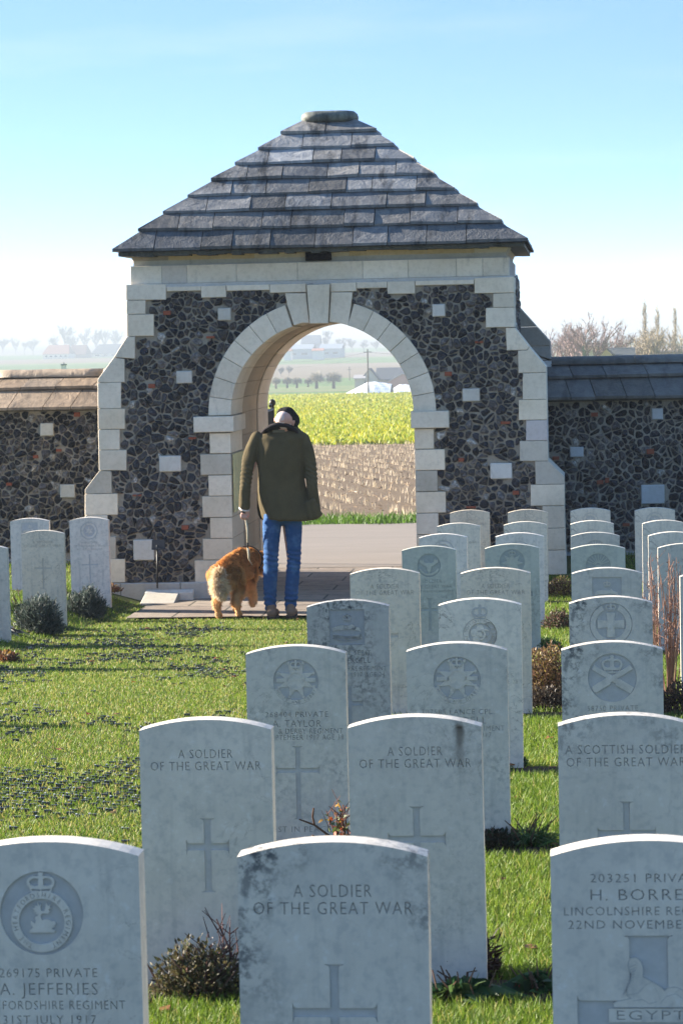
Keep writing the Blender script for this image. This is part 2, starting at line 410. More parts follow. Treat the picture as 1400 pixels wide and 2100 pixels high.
# paving in front of and through the gate, then the road and the verge
def m_paving():
    k = Mat('paving_slabs', 0.85, 0.25); c = k.co('Object', (1, 1, 1), (0, 0, R(0)))
    b = k.n('ShaderNodeTexBrick'); k.l(c, b.inputs['Vector']); b.inputs['Scale'].default_value = 1.0
    b.inputs['Color1'].default_value = (0.21, 0.17, 0.135, 1); b.inputs['Color2'].default_value = (0.28, 0.23, 0.18, 1); b.inputs['Mortar'].default_value = (0.06, 0.055, 0.04, 1)
    b.inputs['Mortar Size'].default_value = 0.012; b.inputs['Brick Width'].default_value = 0.85; b.inputs['Row Height'].default_value = 0.55
    n = k.noise(9, 5, 0.65, c); n2 = k.noise(80, 3, 0.6, c)
    k.color(k.mix(0.8, b.outputs[0], k.ramp(n, [(0.3, 0.6), (0.7, 1.15)]), 'MULTIPLY')); k.bump(n2, 0.4, 0.008); return k.m
def m_road():
    k = Mat('worn_tarmac', 0.9, 0.2); c = k.co(); n = k.noise(1.2, 4, 0.6, k.co('Object', (0.5, 3, 1))); n2 = k.noise(120, 3, 0.7, c)
    k.color(k.mix(0.5, k.mix(n, (0.17, 0.145, 0.12), (0.26, 0.225, 0.19)), k.ramp(n2, [(0.3, 0.6), (0.7, 1.2)]), 'MULTIPLY')); k.bump(n2, 0.4, 0.006); return k.m
sheet('paving', np.arange(-4.26, -0.78, 0.29), np.arange(25.28, 31.3, 0.3), 0.012, m_paving())
sheet('road', np.array([-60, -20, -10, -6, -5.1, -4.7, -4.4, -4, -3, -2, -1.35, -1.1, -0.95, -.5, 0, 5, 20, 60]), np.array([30.95, 31.5, 32, 33, 34, 35, 36.5, 38.0, 38.6]), 0.016, m_road())
def m_stub():
    k = Mat('stubble_soil', 0.95, 0.1); c = k.co(); n = k.noise(3, 5, 0.7, c); n2 = k.noise(40, 4, 0.7, c)
    k.color(k.mix(n2, k.mix(n, (0.075, 0.05, 0.033), (0.135, 0.095, 0.063)), (0.20, 0.155, 0.105))); k.bump(n2, 0.8, 0.04); return k.m
yy = np.array([39.4, 45, 52, 60, 75, 90])
sheet('stubble_field', np.array([-120, -40, -10, 0, 10, 60]), yy, 0.006, m_stub())
def m_must():
    k = Mat('mustard_crop', 0.9, 0.1); c = k.co(); n = k.noise(1.3, 5, 0.7, c); n2 = k.noise(0.12, 3, 0.6, c)
    k.color(k.mix(n2, k.mix(n, (0.10, 0.15, 0.012), (0.30, 0.33, 0.02)), k.mix(n, (0.15, 0.2, 0.015), (0.36, 0.36, 0.03)))); k.bump(n, 1.0, 0.3); return k.m
sheet('mustard_field', np.array([-400, -150, -60, -20, 0, 20, 150]), np.array([90, 110, 130, 160, 200, 250, 300, 370, 450]), 0.012, m_must())

# ------------------------------------------------------------------ gatehouse
F = 27.3; DEP = 3.25; ZB = -1.06
def XZ(px, py, Y=F): q = at(px, py, Y); return (q[0], q[2])
def rect(x0, y0, x1, y1, Y=F):
    (a, b), (c, d) = XZ((x0), (y0+y1)/2, Y), XZ(x1, (y0+y1)/2, Y)
    zt = XZ((x0+x1)/2, y0, Y)[1]; zb = XZ((x0+x1)/2, y1, Y)[1]
    return [(a, zb), (c, zb), (c, zt), (a, zt)]
def ltint(warm=None):
    w = random.random() if warm is None else warm
    b = random.uniform(0.86, 1.03)
    c = np.array([0.83, 0.71, 0.54])*(1-w)+np.array([0.82, 0.735, 0.60])*w
    if random.random() < 0.12 and warm is None: c = np.array([0.60, 0.54, 0.44])
    return tuple(c*b)
G0 = at(660, 1225, F)
gate = empty('gatehouse', 'flint and limestone arched gatehouse under a stepped pyramid roof of stone slates', 'gatehouse', (G0[0], F+DEP/2, ZB))
L = [[(258,583.5),(341,582),(341,615),(258,616)], [(258.5,616),(299,615.5),(299,644),(258.5,645)], [(259.5,645),(316,644),(316,689),(260,690)],
     [(260,690),(277.5,690),(277.5,736),(233,733)], [(233,733),(256,736),(256,784),(200,785),(200.5,777)], [(200,785),(249,784),(249,838),(200.5,838)],
     [(200.5,838),(257,838),(257,880),(201,881)], [(201,881),(246,880.5),(246,922.5),(202,923)], [(202,923),(260,922.5),(260,965),(203,965)],
     [(203.5,965),(229,966),(230,1012),(174,1013),(174,1004)], [(174,1013),(242,1012),(242,1056),(174,1057)], [(174,1057),(221,1056),(222,1100),(174,1101)],
     [(174,1101),(238,1100),(238,1147),(175,1147)], [(175,1147),(257,1146),(257,1195),(175,1196)]]
Rq = [[(972,570),(1053.5,567),(1053.5,600.5),(972,602)], [(1010,602),(1053.5,600.5),(1054,630),(1010,631)], [(995,631),(1054,630),(1055,671),(995,672)],
      [(1036,672),(1055,672),(1085,711),(1080,718),(1038,719)], [(1061,719),(1080,718),(1085,711),(1120,752),(1120,764),(1062,765.5)], [(1070.5,765.5),(1120,764),(1121,819),(1070.5,820)],
      [(1062.5,820),(1121,819),(1122,861),(1062.5,862)], [(1077.5,862),(1122,861),(1123,903.5),(1077.5,904)], [(1064.5,904),(1123,903.5),(1124,945.5),(1064.5,946)],
      [(1096,946),(1124,945),(1157,977),(1157,993),(1097,994)], [(1087,994),(1157,993),(1157.5,1037),(1087,1038)], [(1111,1038),(1157.5,1037),(1158.5,1083),(1111,1084)],
      [(1104,1084),(1158.5,1083),(1160,1128),(1104,1129)], [(1098,1129),(1160,1128),(1161.5,1181),(1098,1182)]]
JL = [(430,888,473.5,930), (411,931,474.3,974), (427.5,974.5,475,1017), (415,1017.5,476,1061), (431,1061.5,477,1104), (416,1104.5,477.7,1148), (399.5,1148.5,478.5,1195)]
JR = [(849,879,889.5,921), (850,921.5,912,964.5), (851,965,897,1008), (852,1008.5,914,1052), (852.7,1052.5,899,1096), (853.4,1096.5,915,1140), (854.2,1140.5,900,1190)]
BLK = [(446,631,474,658), (361,760,395,787), (326,934,372,968), (273,1106,317,1150), (885,623,913,650), (947,796,984,824), (1004,949,1050,983)]
BRK = [(334.5,637,350,646), (423,689,440,694), (304,787,318,796), (386,896,402,901), (272,1014,290,1018), (372,1077,387,1087), (973,699,990,704), (911,762,926,771),
       (1025,864,1046,870), (939,939,951,947), (1050,1006,1064,1015), (955,1038,975,1043)]
# the arch
AXc, AZs = XZ(660, 848)
RI = (XZ(847, 848)[0]-XZ(474, 848)[0])/2; RO = RI*233.5/186.5
XL0, XR0 = AXc-RI, AXc+RI
ZTOP = XZ(660, 580)[1]
PPX = (XZ(760, 800)[0]-XZ(660, 800)[0])/100           # metres per photo pixel on the front plane

# body with the arched passage
bx = [XZ(176, 1220), XZ(175, 1010), XZ(204.5, 966), XZ(201, 780), XZ(260.5, 690), XZ(259, 590)]
outl = [(bx[0][0]+.01, ZB)]+[(x+.012, z-.004) for x, z in bx[1:]]+[(XZ(259, 590)[0]+.012, ZTOP), (XZ(1053, 575)[0]-.012, ZTOP)]
by = [XZ(1055, 672), XZ(1120, 755), XZ(1124, 945), XZ(1157, 978), XZ(1162, 1200)]
outl += [(x-.012, z-.004) for x, z in by]+[(XZ(1162, 1200)[0]-.012, ZB)]
arch = lambda r, n=24: [(AXc+r*math.cos(t), AZs+r*math.sin(t)) for t in np.linspace(0, math.pi, n+1)]
BUT = 0.75
def solid(name, poly, y0, y1, m, parent):
    bm = bmesh.new(); vs = [bm.verts.new((x, y0, z)) for x, z in poly]; f = bm.faces.new(vs)
    r = bmesh.ops.extrude_face_region(bm, geom=[f]); bmesh.ops.translate(bm, vec=(0, y1-y0, 0), verts=[g for g in r['geom'] if isinstance(g, bmesh.types.BMVert)])
    bmesh.ops.recalc_face_normals(bm, faces=bm.faces); bmesh.ops.triangulate(bm, faces=bm.faces)
    me = bpy.data.meshes.new(name); bm.to_mesh(me); bm.free()
    me.color_attributes.new('tint', 'FLOAT_COLOR', 'CORNER')
    return put(name, me, m, parent)
core_x0, core_x1 = XZ(259, 640)[0]+.012, XZ(1053, 640)[0]-.012
aw = arch(RI+.03)
corep = [(core_x0, ZB), (core_x0, ZTOP), (core_x1, ZTOP), (core_x1, ZB), (aw[0][0], ZB)]+aw+[(aw[-1][0], ZB)]
m_wallside = None
solid('rubble_core', corep, F+.032, F+DEP, MORT, gate)
solid('buttress_pair', [(core_x0+.05, ZB)]+[outl[0]]+outl[1:6]+[(core_x0+.05, bx[5][1]-.3)], F+.031, F+BUT, MORT, gate)
nb = len(outl)
solid('buttress_pair', [(core_x1-.05, by[0][1]), *[(x-.012, z-.004) for x, z in by], (by[-1][0]-.012, ZB), (core_x1-.05, ZB)], F+.031, F+BUT, MORT, gate)

# dressed stones
def blockset(name, polys, y0, y1, tints=None, gap=0.0022, m=LIME, parent=gate, bev=0.004):
    b = MB()
    for i, p in enumerate(polys):
        P = np.array(p); A = 0.5*np.sum(P[:,0]*np.roll(P[:,1],-1)-np.roll(P[:,0],-1)*P[:,1])
        if A < 0: P = P[::-1]
        b.prism(inset(P, gap), y0+random.uniform(-.002, .003), y1, bev, tints[i] if tints else ltint())
    return b.put(name, m, parent)
W_ = lambda p: [XZ(x, y) for x, y in p]
lt = [ltint(1) if i in (0, 3, 4, 5) else ltint() for i in range(len(L))]
blockset('quoins', [W_(p) for p in L], F, F+BUT, lt)
rtn = [ltint() for _ in Rq]; rtn[7] = (0.60, 0.535, 0.50)
blockset('quoins', [W_(p) for p in Rq], F, F+BUT, rtn)
blockset('jamb_stones', [rect(*p) for p in JL], F-.004, F+.95)
blockset('jamb_stones', [rect(*p) for p in JR], F-.004, F+.95)
th = [0, 9.6, 20, 31, 41, 51.5, 62, 72.5]
vs = []
for s_ in (1, -1):
    for a, b in zip(th[:-1], th[1:]):
        n = 4; ai = [R(a+(b-a)*k/n) for k in range(n+1)]
        vs.append([(AXc+s_*RI*math.cos(t), AZs+RI*math.sin(t)) for t in ai]+[(AXc+s_*RO*math.cos(t), AZs+RO*math.sin(t)) for t in ai[::-1]])
vs.append(W_([(584,601),(627.5,601),(634.5,662.5),(620,662.5),(602.5,668),(588.5,625)]))
vs.append(W_([(678.5,599),(723.5,599),(720.5,623),(714,667.5),(692,662.5),(674.5,661)]))
blockset('arch_ring', vs, F-.006, F+.95, [ltint(0.8) for _ in vs])
blockset('keystone', [W_([(628.5,583.5),(677,582),(673.5,663.5),(635.5,664)])], F-.03, F+.95, [(0.80, 0.715, 0.575)])
# passage lining: a brown middle order and a paler rear order
def order(name, r, y0, y1, tint, zimp):
    ps = []
    for s_ in (1, -1):
        k = 9
        for a in range(k):
            ai = [R(90*(a+j/3)/k) for j in range(4)]
            ps.append([(AXc+s_*r*math.cos(t), AZs+r*math.sin(t)) for t in ai]+[(AXc+s_*(r+.2)*math.cos(t), AZs+(r+.2)*math.sin(t)) for t in ai[::-1]])
        z = AZs; 
        while z > ZB:
            z2 = z-random.uniform(.22, .34); x0, x1 = AXc+s_*r, AXc+s_*(r+.2)
            ps.append([(min(x0, x1), z2), (max(x0, x1), z2), (max(x0, x1), z), (min(x0, x1), z)]); z = z2
    blockset(name, ps, y0, y1, [tuple(np.array(tint)*random.uniform(.85, 1.1)) for _ in ps])
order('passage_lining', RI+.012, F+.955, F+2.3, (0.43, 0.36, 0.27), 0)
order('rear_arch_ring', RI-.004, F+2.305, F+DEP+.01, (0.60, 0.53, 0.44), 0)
for (x0, y0, x1, y1, dx0, dx1) in ((398, 854, 474, 886, 0, 3), (845, 843, 920.5, 877.5, -3, 0)):
    p = rect(x0, y0, x1, y1); xa, xb = p[0][0], p[1][0]
    if dx1: xb += .03
    if dx0: xa -= .012
    b = MB(); b.prism([(xa, p[0][1]), (xb, p[0][1]), (xb, p[2][1]), (xa, p[2][1])], F-.045, F+.955, .006, ltint(1)); b.put('impost', LIME, gate)
b = MB()
for q in BLK:
    bb = MB(); P = np.array(rect(*q)); P = inset(P, .004)
    c = []
    for i in range(4):
        a0, a1, a2 = P[i-1], P[i], P[(i+1) % 4]
        for t in (0.12, 0.04): c.append(a1+(a0-a1)*t)
        for t in (0.04, 0.12): c.append(a1+(a2-a1)*t)
    bb.prism(c, F-.006, F+.1, .008, tuple(np.array((0.62, 0.59, 0.53))*random.uniform(.95, 1.05))); bb.put('stone_block', LIME, gate)
# string course, frieze, cornice
x_l = XZ(257, 585)[0]; x_r = XZ(1054.5, 570)[0]
ztop = lambda px: XZ(px, 583.5-(px-258)*0.0206)[1]
sc_ = [(341.7,412.5,598), (412.5,464.3,611), (464.3,553,597), (553,628,601), (677.5,731,599), (731,793.7,592), (793.7,851,603.5), (851,972,586)]
ps = []
for x0, x1, yb in sc_: ps.append([(XZ(x0, yb)[0], XZ(x0, yb)[1]), (XZ(x1, yb)[0], XZ(x0, yb)[1]), (XZ(x1, yb)[0], ZTOP), (XZ(x0, yb)[0], ZTOP)])
ZTOP2 = ZTOP
for q_ in (ps[:4], ps[4:]): blockset('string_course', q_, F-.002, F+.4, [ltint(0.9) for _ in q_])
zf0, zf1 = XZ(660, 575)[1], XZ(660, 536)[1]; zc1 = XZ(660, 497)[1]
xf0, xf1 = XZ(265.6, 560)[0], XZ(1043, 550)[0]
b = MB(); b.box((x_l+.02, F+.015, ZTOP-.012), (x_r-.02, F+DEP, zf0+.003), (.55, .53, .5)); 
b.box((xf0+.006, F+.046, zf0), (xf1-.006, F+DEP-.04, zf1), (.5, .48, .45)); b.box((xf0+.03, F+.09, zf1), (xf1-.03, F+DEP-.08, zc1), (.5, .47, .40)); b.put('backing_stone', LIME, gate)
def joints(pxs, py): return [XZ(p, py)[0] for p in pxs]
jx = joints([265.6,330.7,382,484,609,742.8,836,935,989,1043], 555)
blockset('frieze', [[(a, zf0+.002), (c, zf0+.002), (c, zf1), (a, zf1)] for a, c in zip(jx[:-1], jx[1:])], F+.04, F+.4, [ltint(1), (.60,.54,.46)]+[ltint(.7) for _ in range(7)])
# cavetto cornice stones
jc = joints([268,342.6,430.7,520,588.6,714.5,777,872.6,972,1043], 525)
b = MB(); prof = [(0.10, zf1+.001), (0.095, zf1+.05), (0.07, zf1+.10), (0.02, zf1+.15), (0.0, zc1-.02), (0.0, zc1)]
xm = (xf0+xf1)/2; hw = (xf1-xf0)/2
for i, (a, c) in enumerate(zip(jc[:-1], jc[1:])):
    col = (.56, .44, .28) if i in (1, 2, 5, 6, 7) else (.58, .51, .40)
    if i == 0: col = (.33, .29, .25)
    if i == 4: pass
    v = []
    for (y, z) in prof:
        fl = 0.10-y
        xa = (xf0+.035-fl) if i == 0 else a+.002
        xc = (xf1-.035+fl) if i == 8 else c-.002
        v += [(xa, F+.045+y-.05, z), (xc, F+.045+y-.05, z)]
    n = len(prof); v += [(v[0][0], F+.4, zf1+.001), (v[1][0], F+.4, zf1+.001), (v[2*n-2][0], F+.4, zc1), (v[2*n-1][0], F+.4, zc1)]
    fs = [(2*k, 2*k+1, 2*k+3, 2*k+2) for k in range(n-1)]
    fs.append([2*k for k in range(n)][::-1]+[2*n]+[2*n+2]); fs[-1] = [2*n]+[2*n+2]+[2*k for k in range(n-1, -1, -1)]
    fs.append([2*k+1 for k in range(n)]+[2*n+3, 2*n+1]); fs.append((2*n-2, 2*n-1, 2*n+3, 2*n+2)); fs.append((0, 2*n, 2*n+1, 1))
    b.add(v, fs, col)
# side returns of the cornice
for s_, xx in ((-1, xf0+.035), (1, xf1-.035)):
    v = []
    for (y, z) in prof: v += [(xx+s_*(0.10-y), F+.402, z), (xx+s_*(0.10-y), F+DEP-.06, z)]
    n = len(prof); fs = [(2*k, 2*k+1, 2*k+3, 2*k+2) if s_ < 0 else (2*k, 2*k+2, 2*k+3, 2*k+1) for k in range(n-1)]
    b.add(v, fs, (.55, .46, .34))
b.put('cornice', LIME, gate)
v0 = rect(626, 516, 678, 534)
b = MB(); x0, x1, z0, z1 = v0[0][0], v0[1][0], v0[0][1], v0[2][1]
b.box((x0, F-.014, z0), (x1, F+.30, z1), (0, 0, 0)); b.put('air_vent', m_plain('vent_void', (.006, .007, .009), .9, .0), gate)
# rear string / side flint strips, rear buttresses and plinth
rb = [(1050,629),(1063.7,629),(1127.5,700),(1130,739),(1131,1200),(1050,1200)]
Yb = 29.75
p = [at(x, y, Yb) for x, y in rb]; pr = [(q[0], q[2]) for q in p]; pr[-1] = (pr[-1][0], ZB); pr[-2] = (pr[-2][0], ZB)
zs = [pr[0][1], at(1100, 670, Yb)[2], at(1100, 710, Yb)[2], at(1130, 739, Yb)[2], at(1130, 795, Yb)[2], ZB]
def clipz(poly, zlo, zhi):
    def cut(P, z, keep_above):
        o = []
        for i in range(len(P)):
            a, c = P[i-1], P[i]; ia = (a[1] >= z) == keep_above; ic = (c[1] >= z) == keep_above
            if ia != ic: t = (z-a[1])/(c[1]-a[1]); o.append((a[0]+(c[0]-a[0])*t, z))
            if ic: o.append(c)
        return o
    return cut(cut(poly, zlo, True), zhi, False)
cw = [(0.40, .36, .30), (.36, .32, .27), (.38, .35, .31), (.56, .56, .55), (.5, .48, .45)]
pol = [clipz(pr, zs[i+1], zs[i]) for i in range(5)]
blockset('rear_buttress', [q for q in pol if len(q) > 2], Yb, F+DEP+.02, [c for c, q in zip(cw, pol) if len(q) > 2])
mir = [[(2*AXc-x, z) for x, z in q][::-1] for q in pol if len(q) > 2]
blockset('rear_buttress', mir, Yb, F+DEP+.02)
pz = XZ(300, 1195)[1]
b = MB(); xj = [XZ(172, 1210)[0]-.02, XZ(249, 1210)[0], XZ(372, 1210)[0], XL0-.012]
for a, c in zip(xj[:-1], xj[1:]): b.prism([(a+.002, ZB), (c-.002, ZB), (c-.002, pz), (a+.002, pz)], F-.05, F+.9, .008, tuple(np.array((.44, .42, .38))*random.uniform(.9, 1.05)))
b.put('plinth', LIME, gate); b = MB()
pzr = XZ(1130, 1182)[1]; xj = [XR0+.012, XZ(940, 1190)[0], XZ(1060, 1190)[0], XZ(1167, 1190)[0]]
for a, c in zip(xj[:-1], xj[1:]): b.prism([(a+.002, ZB), (c-.002, ZB), (c-.002, pzr), (a+.002, pzr)], F-.05, F+.9, .008, (.46, .44, .40))
b.put('plinth', LIME, gate)

# ---- flints: every pebble a real domed, facetted stone set in mortar
def in_poly(x, z, poly):
    c = False; n = len(poly)
    for i in range(n):
        x1, z1 = poly[i-1]; x2, z2 = poly[i]
        if (z1 > z) != (z2 > z) and x < (x2-x1)*(z-z1)/(z2-z1)+x1: c = not c
    return c
def flint_cells(x0, x1, z0, z1, d, seed):
    rg = np.random.default_rng(seed); P = []
    nx = int((x1-x0)/d)+1; nz = int((z1-z0)/(d*.84))+1
    for j in range(-1, nz+1):
        for i in range(-1, nx+1):
            P.append((x0+(i+.5+(.5 if j % 2 else 0))*d+rg.normal()*d*.33, z0+(j+.5)*d*.84+rg.normal()*d*.28))
    for _ in range(int(len(P)*.34)): P.append((rg.uniform(x0, x1), rg.uniform(z0, z1)))
    P = np.array(P); cells = []
    for i, p in enumerate(P):
        dd = np.sum((P-p)**2, 1); nb_ = np.argsort(dd)[1:18]
        poly = [np.array(q) for q in ((p[0]-d*1.2, p[1]-d*1.2), (p[0]+d*1.2, p[1]-d*1.2), (p[0]+d*1.2, p[1]+d*1.2), (p[0]-d*1.2, p[1]+d*1.2))]
        for k in nb_:
            m_ = (p+P[k])/2; nv = P[k]-p; o = []
            for t in range(len(poly)):
                A, B = poly[t-1], poly[t]; da, db = np.dot(A-m_, nv), np.dot(B-m_, nv)
                if (da > 0) != (db > 0): o.append(A+(B-A)*(da/(da-db)))
                if db <= 0: o.append(B)
            poly = o
            if len(poly) < 3: break
        if len(poly) >= 3: cells.append((p, np.array(poly)))
    return cells
def flint_mesh(b, cells, ok, plane, hmin, hmax, gap, seed, tr=None):
    rg = np.random.default_rng(seed)
    for p, poly in cells:
        if not ok(p[0], p[1]): continue
        q = inset(poly, gap*rg.uniform(.3, 1.9))
        c = q.mean(0); 
        if np.min(np.linalg.norm(q-c, axis=1)) < gap*.8: continue
        for _ in range(2):
            o = []
            for i in range(len(q)):
                a, d_ = q[i], q[(i+1) % len(q)]; o += [a*.77+d_*.23, a*.23+d_*.77]
            q = np.array(o)
        if len(q) > 20: q = q[::2]
        q = np.array([c+(t-c)*next((w for w in (1, .9, .8, .7, .6, .5, .4, .3, .2) if ok(*(c+(t-c)*w))), .1) for t in q])
        n = len(q); h = rg.uniform(hmin, hmax); q = q+rg.normal(size=q.shape)*.0022
        off = rg.normal(size=2)*.012; tilt = rg.normal(size=2)*.12
        rings = []
        for sc, hh in ((1.0, -.10), (.985, .34), (.84, .72), (.45, .97)):
            pts = []
            for t in q:
                w = c+(t-c)*sc+off*(1-sc)
                pts.append((w[0], plane-h*hh*(1+rg.normal()*.16)-np.dot(t-c, tilt)*sc*(hh > 0), w[1]))
            rings.append(pts)
        r = rg.random()
        if r < .50: col = np.array([.010, .011, .016])*rg.uniform(.5, 1.9)
        elif r < .86: col = np.array([.052, .046, .045])*rg.uniform(.6, 1.5)
        elif r < .975: col = np.array([.13, .115, .105])*rg.uniform(.8, 1.3)
        else: col = np.array([.36, .33, .29])*rg.uniform(.8, 1.2)
        v = [x for rr in rings for x in rr]+[(c[0]+off[0], plane-h, c[1]+off[1])]
        if tr is not None: v = [tr(*x) for x in v]
        f = []
        for k in range(3):
            for i in range(n): f.append((k*n+i, k*n+(i+1) % n, (k+1)*n+(i+1) % n, (k+1)*n+i))
        for i in range(n): f.append((3*n+i, 3*n+(i+1) % n, 4*n))
        b.add(v, f, tuple(col))
stones_xz = [W_(p) for p in L+Rq]+[rect(*p) for p in JL+JR+BLK+BRK]+ps+[W_([(628.5,583),(677,582),(673.5,663.5),(635.5,664)])]+vs[-2:]+[rect(398,854,474,886), rect(845,843,920.5,877.5)]
stones_bb = [(min(p[0] for p in s_)-.003, max(p[0] for p in s_)+.003, min(p[1] for p in s_)-.003, max(p[1] for p in s_)+.003) for s_ in stones_xz]
def ok_gate(x, z):
    if not in_poly(x, z, outl): return False
    if z < pz or z > ZTOP: return False
    if (abs(x-AXc) < RI+.16 and z < AZs): return False
    if z >= AZs and (x-AXc)**2+(z-AZs)**2 < (RO-.01)**2: return False
    for s_, q_ in zip(stones_xz, stones_bb):
        if q_[0] < x < q_[1] and q_[2] < z < q_[3] and in_poly(x, z, s_): return False
    return True
cells_ = flint_cells(XZ(174, 1100)[0], XZ(1160, 1100)[0], pz, ZTOP, .092, 3)
for s_ in (-1, 1):
    b = MB(); flint_mesh(b, cells_, lambda x, z: (x-AXc)*s_ > 0 and ok_gate(x, z), F+.030, .014, .034, .0048, 5+s_); b.put('flint_facing', FLINT, gate)
for q in BRK:
    b = MB(); b.prism(inset(np.array(rect(*q)), .001), F+.004, F+.06, .003, (1, 1, 1)); b.put('brick', BRICK, gate)
# flint on the flank walls (seen edge-on)
for s_, xx in ((1, core_x1), (-1, core_x0)):
    b = MB()
    flint_mesh(b, flint_cells(F+.05 if False else F+BUT, F+DEP-.8, ZB, ZTOP-.18, .10, 9), lambda x, z: True, 0.0, .01, .028, .005, 8,
               tr=(lambda u, y, z, xx=xx, s_=s_: (xx-y*s_, u, z)))
    if s_ < 0:
        b.f = [f[::-1] for f in b.f]
    b.put('flint_facing', FLINT, gate)

# ---- roof of stepped stone slates
TL = [(230.5,509),(283,473),(334,436),(384.6,402),(432.7,369.6),(481.6,337.7),(529,306.5),(575,273),(617,246)]
TR = [(1082,503),(1028,458),(977,422.6),(931.5,390),(889,359.5),(848,329),(807,300),(772,272.6),(731,246)]
zx = lambda x: (x/1.4737+200)
JN = [[170,312,405,520,655,770,875,993,1113], [243,348,495,583,743,835,943,1087], [328,460,565,705,872,990], [403,507,637,750,828,963], [450,557,693,788,900], [513,650,735,837], [618,766], [687]]
lev = []
for i in range(9):
    t = i/8; Yf = F-.24+t*(DEP/2+.24-.16)
    l, r = at(*TL[i], Yf), at(*TR[i], Yf)
    Ybk = 2*(F+DEP/2)-Yf
    lev.append((l[0], r[0], Yf, Ybk, (l[2]+r[2])/2))
xc = np.mean([(q[0]+q[1])/2 for q in lev])
b = MB()
def stint(): 
    g = random.uniform(.7, 1.15); w = random.random()
    return (g*(1+.08*w), g, g*(1-.10*w))
for i in range(8):
    xl, xr, yf, yb, z = lev[i]; xl2, xr2, yf2, yb2, z2 = lev[i+1]
    e = .26; 
    xl3, xr3, yf3, yb3 = [a+(c-a)*(1+e) for a, c in zip(lev[i][:4], lev[i+1][:4])]
    th_ = .027; zt = z+th_; zu = z2+.012+(z2-z)*e*.35
    def slab(A, B, C, D):      # lower a->b, upper c<-d (all xy), as a slab
        j = [random.uniform(-.010, .010) for _ in range(2)]
        a, b_, c, d = A, B, C, D
        v = [(a[0], a[1], z+j[0]*.5), (b_[0], b_[1], z+j[1]*.5), (b_[0], b_[1], zt+j[1]), (a[0], a[1], zt+j[0]),
             (d[0], d[1], zu-.06), (c[0], c[1], zu-.06), (c[0], c[1], zu), (d[0], d[1], zu)]
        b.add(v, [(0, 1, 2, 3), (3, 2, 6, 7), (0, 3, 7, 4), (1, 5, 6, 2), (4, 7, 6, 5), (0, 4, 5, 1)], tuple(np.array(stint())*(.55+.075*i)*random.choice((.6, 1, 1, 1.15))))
    xs = [xl]+[at(zx(q), TL[i][1], yf)[0] for q in JN[i]]+[xr]
    mapx = lambda x, y0, y1: x
    for side in range(4):
        if side == 0: ls = xs
        elif side == 2:
            n = max(2, len(xs)-1); ls = list(np.linspace(xr, xl, n+1))
        else:
            n = max(2, int((yb-yf)/.45)); ls = list(np.linspace(yf, yb, n+1)) if side == 1 else list(np.linspace(yb, yf, n+1))
        for k in range(len(ls)-1):
            g = .004*(1 if ls[k+1] > ls[k] else -1)
            u0_, u1_ = ls[k]+g, ls[k+1]-g
            if k == 0: u0_ = ls[k]
            if k == len(ls)-2: u1_ = ls[k+1]
            if side == 0:
                c1 = min(max(u1_, xl3), xr3) if k < len(ls)-2 else xr3; d1 = min(max(u0_, xl3), xr3) if k > 0 else xl3
                slab((u0_, yf+random.uniform(-.012, .006)), (u1_, yf+random.uniform(-.012, .006)), (c1, yf3), (d1, yf3))
            elif side == 2:
                c1 = max(min(u1_, xr3), xl3); d1 = max(min(u0_, xr3), xl3); slab((u0_, yb), (u1_, yb), (c1, yb3), (d1, yb3))
            elif side == 1:
                c1 = min(max(u1_, yf3), yb3); d1 = min(max(u0_, yf3), yb3); slab((xr, u0_), (xr, u1_), (xr3, c1), (xr3, d1))
            else:
                c1 = max(min(u1_, yb3), yf3); d1 = max(min(u0_, yb3), yf3); slab((xl, u0_), (xl, u1_), (xl3, c1), (xl3, d1))
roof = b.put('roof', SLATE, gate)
b = MB()
for i in range(8):
    q, w = lev[i], lev[i+1]; s_ = .05
    b.add([(q[0]+s_, q[2]+s_, q[4]-.01), (q[1]-s_, q[2]+s_, q[4]-.01), (q[1]-s_, q[3]-s_, q[4]-.01), (q[0]+s_, q[3]-s_, q[4]-.01),
           (w[0]+s_, w[2]+s_, w[4]-.011), (w[1]-s_, w[2]+s_, w[4]-.011), (w[1]-s_, w[3]-s_, w[4]-.011), (w[0]+s_, w[3]-s_, w[4]-.011)],
          [(0, 1, 5, 4), (1, 2, 6, 5), (2, 3, 7, 6), (3, 0, 4, 7), (0, 3, 2, 1), (4, 5, 6, 7)], (.4, .4, .4))
q = lev[0]
rr = random.Random(3)
for k in range(46):      # thin ragged bedding slates under the eaves
    x = q[0]+.05+(q[1]-q[0]-.1)*k/46; b.box((x, q[2]+.05+rr.uniform(0, .03), q[4]-.035-rr.uniform(0, .02)), (x+(q[1]-q[0]-.1)/46+.01, q[3]-.06, q[4]-.004-rr.uniform(0, .003)), (.32, .33, .27))
b.put('roof_bedding', SLATE, roof)
lt_, rt_ = at(615, 232, F+DEP/2-.16), at(732, 232, F+DEP/2-.16)
zr0, zr1 = at(672, 248, F+DEP/2-.16)[2], at(672, 226.5, F+DEP/2-.16)[2]
hx, hy, cx_ = (rt_[0]-lt_[0])/2, .24, (lt_[0]+rt_[0])/2; hz = (zr1-zr0)
vr, fr = loft([(cx_, F+DEP/2, zr0-.01, hx*.93, hy*.9), (cx_, F+DEP/2, zr0+hz*.15, hx*.985, hy*.97), (cx_, F+DEP/2, zr0+hz*.4, hx, hy), (cx_, F+DEP/2, zr0+hz*.7, hx*.97, hy*.95), (cx_, F+DEP/2, zr0+hz*.93, hx*.87, hy*.8), (cx_, F+DEP/2, zr1, hx*.7, hy*.6)], 32, 3.2)
b = MB(); b.add(vr, fr, (.62, .66, .55)); b.put('ridge_stone', SLATE, roof, True)
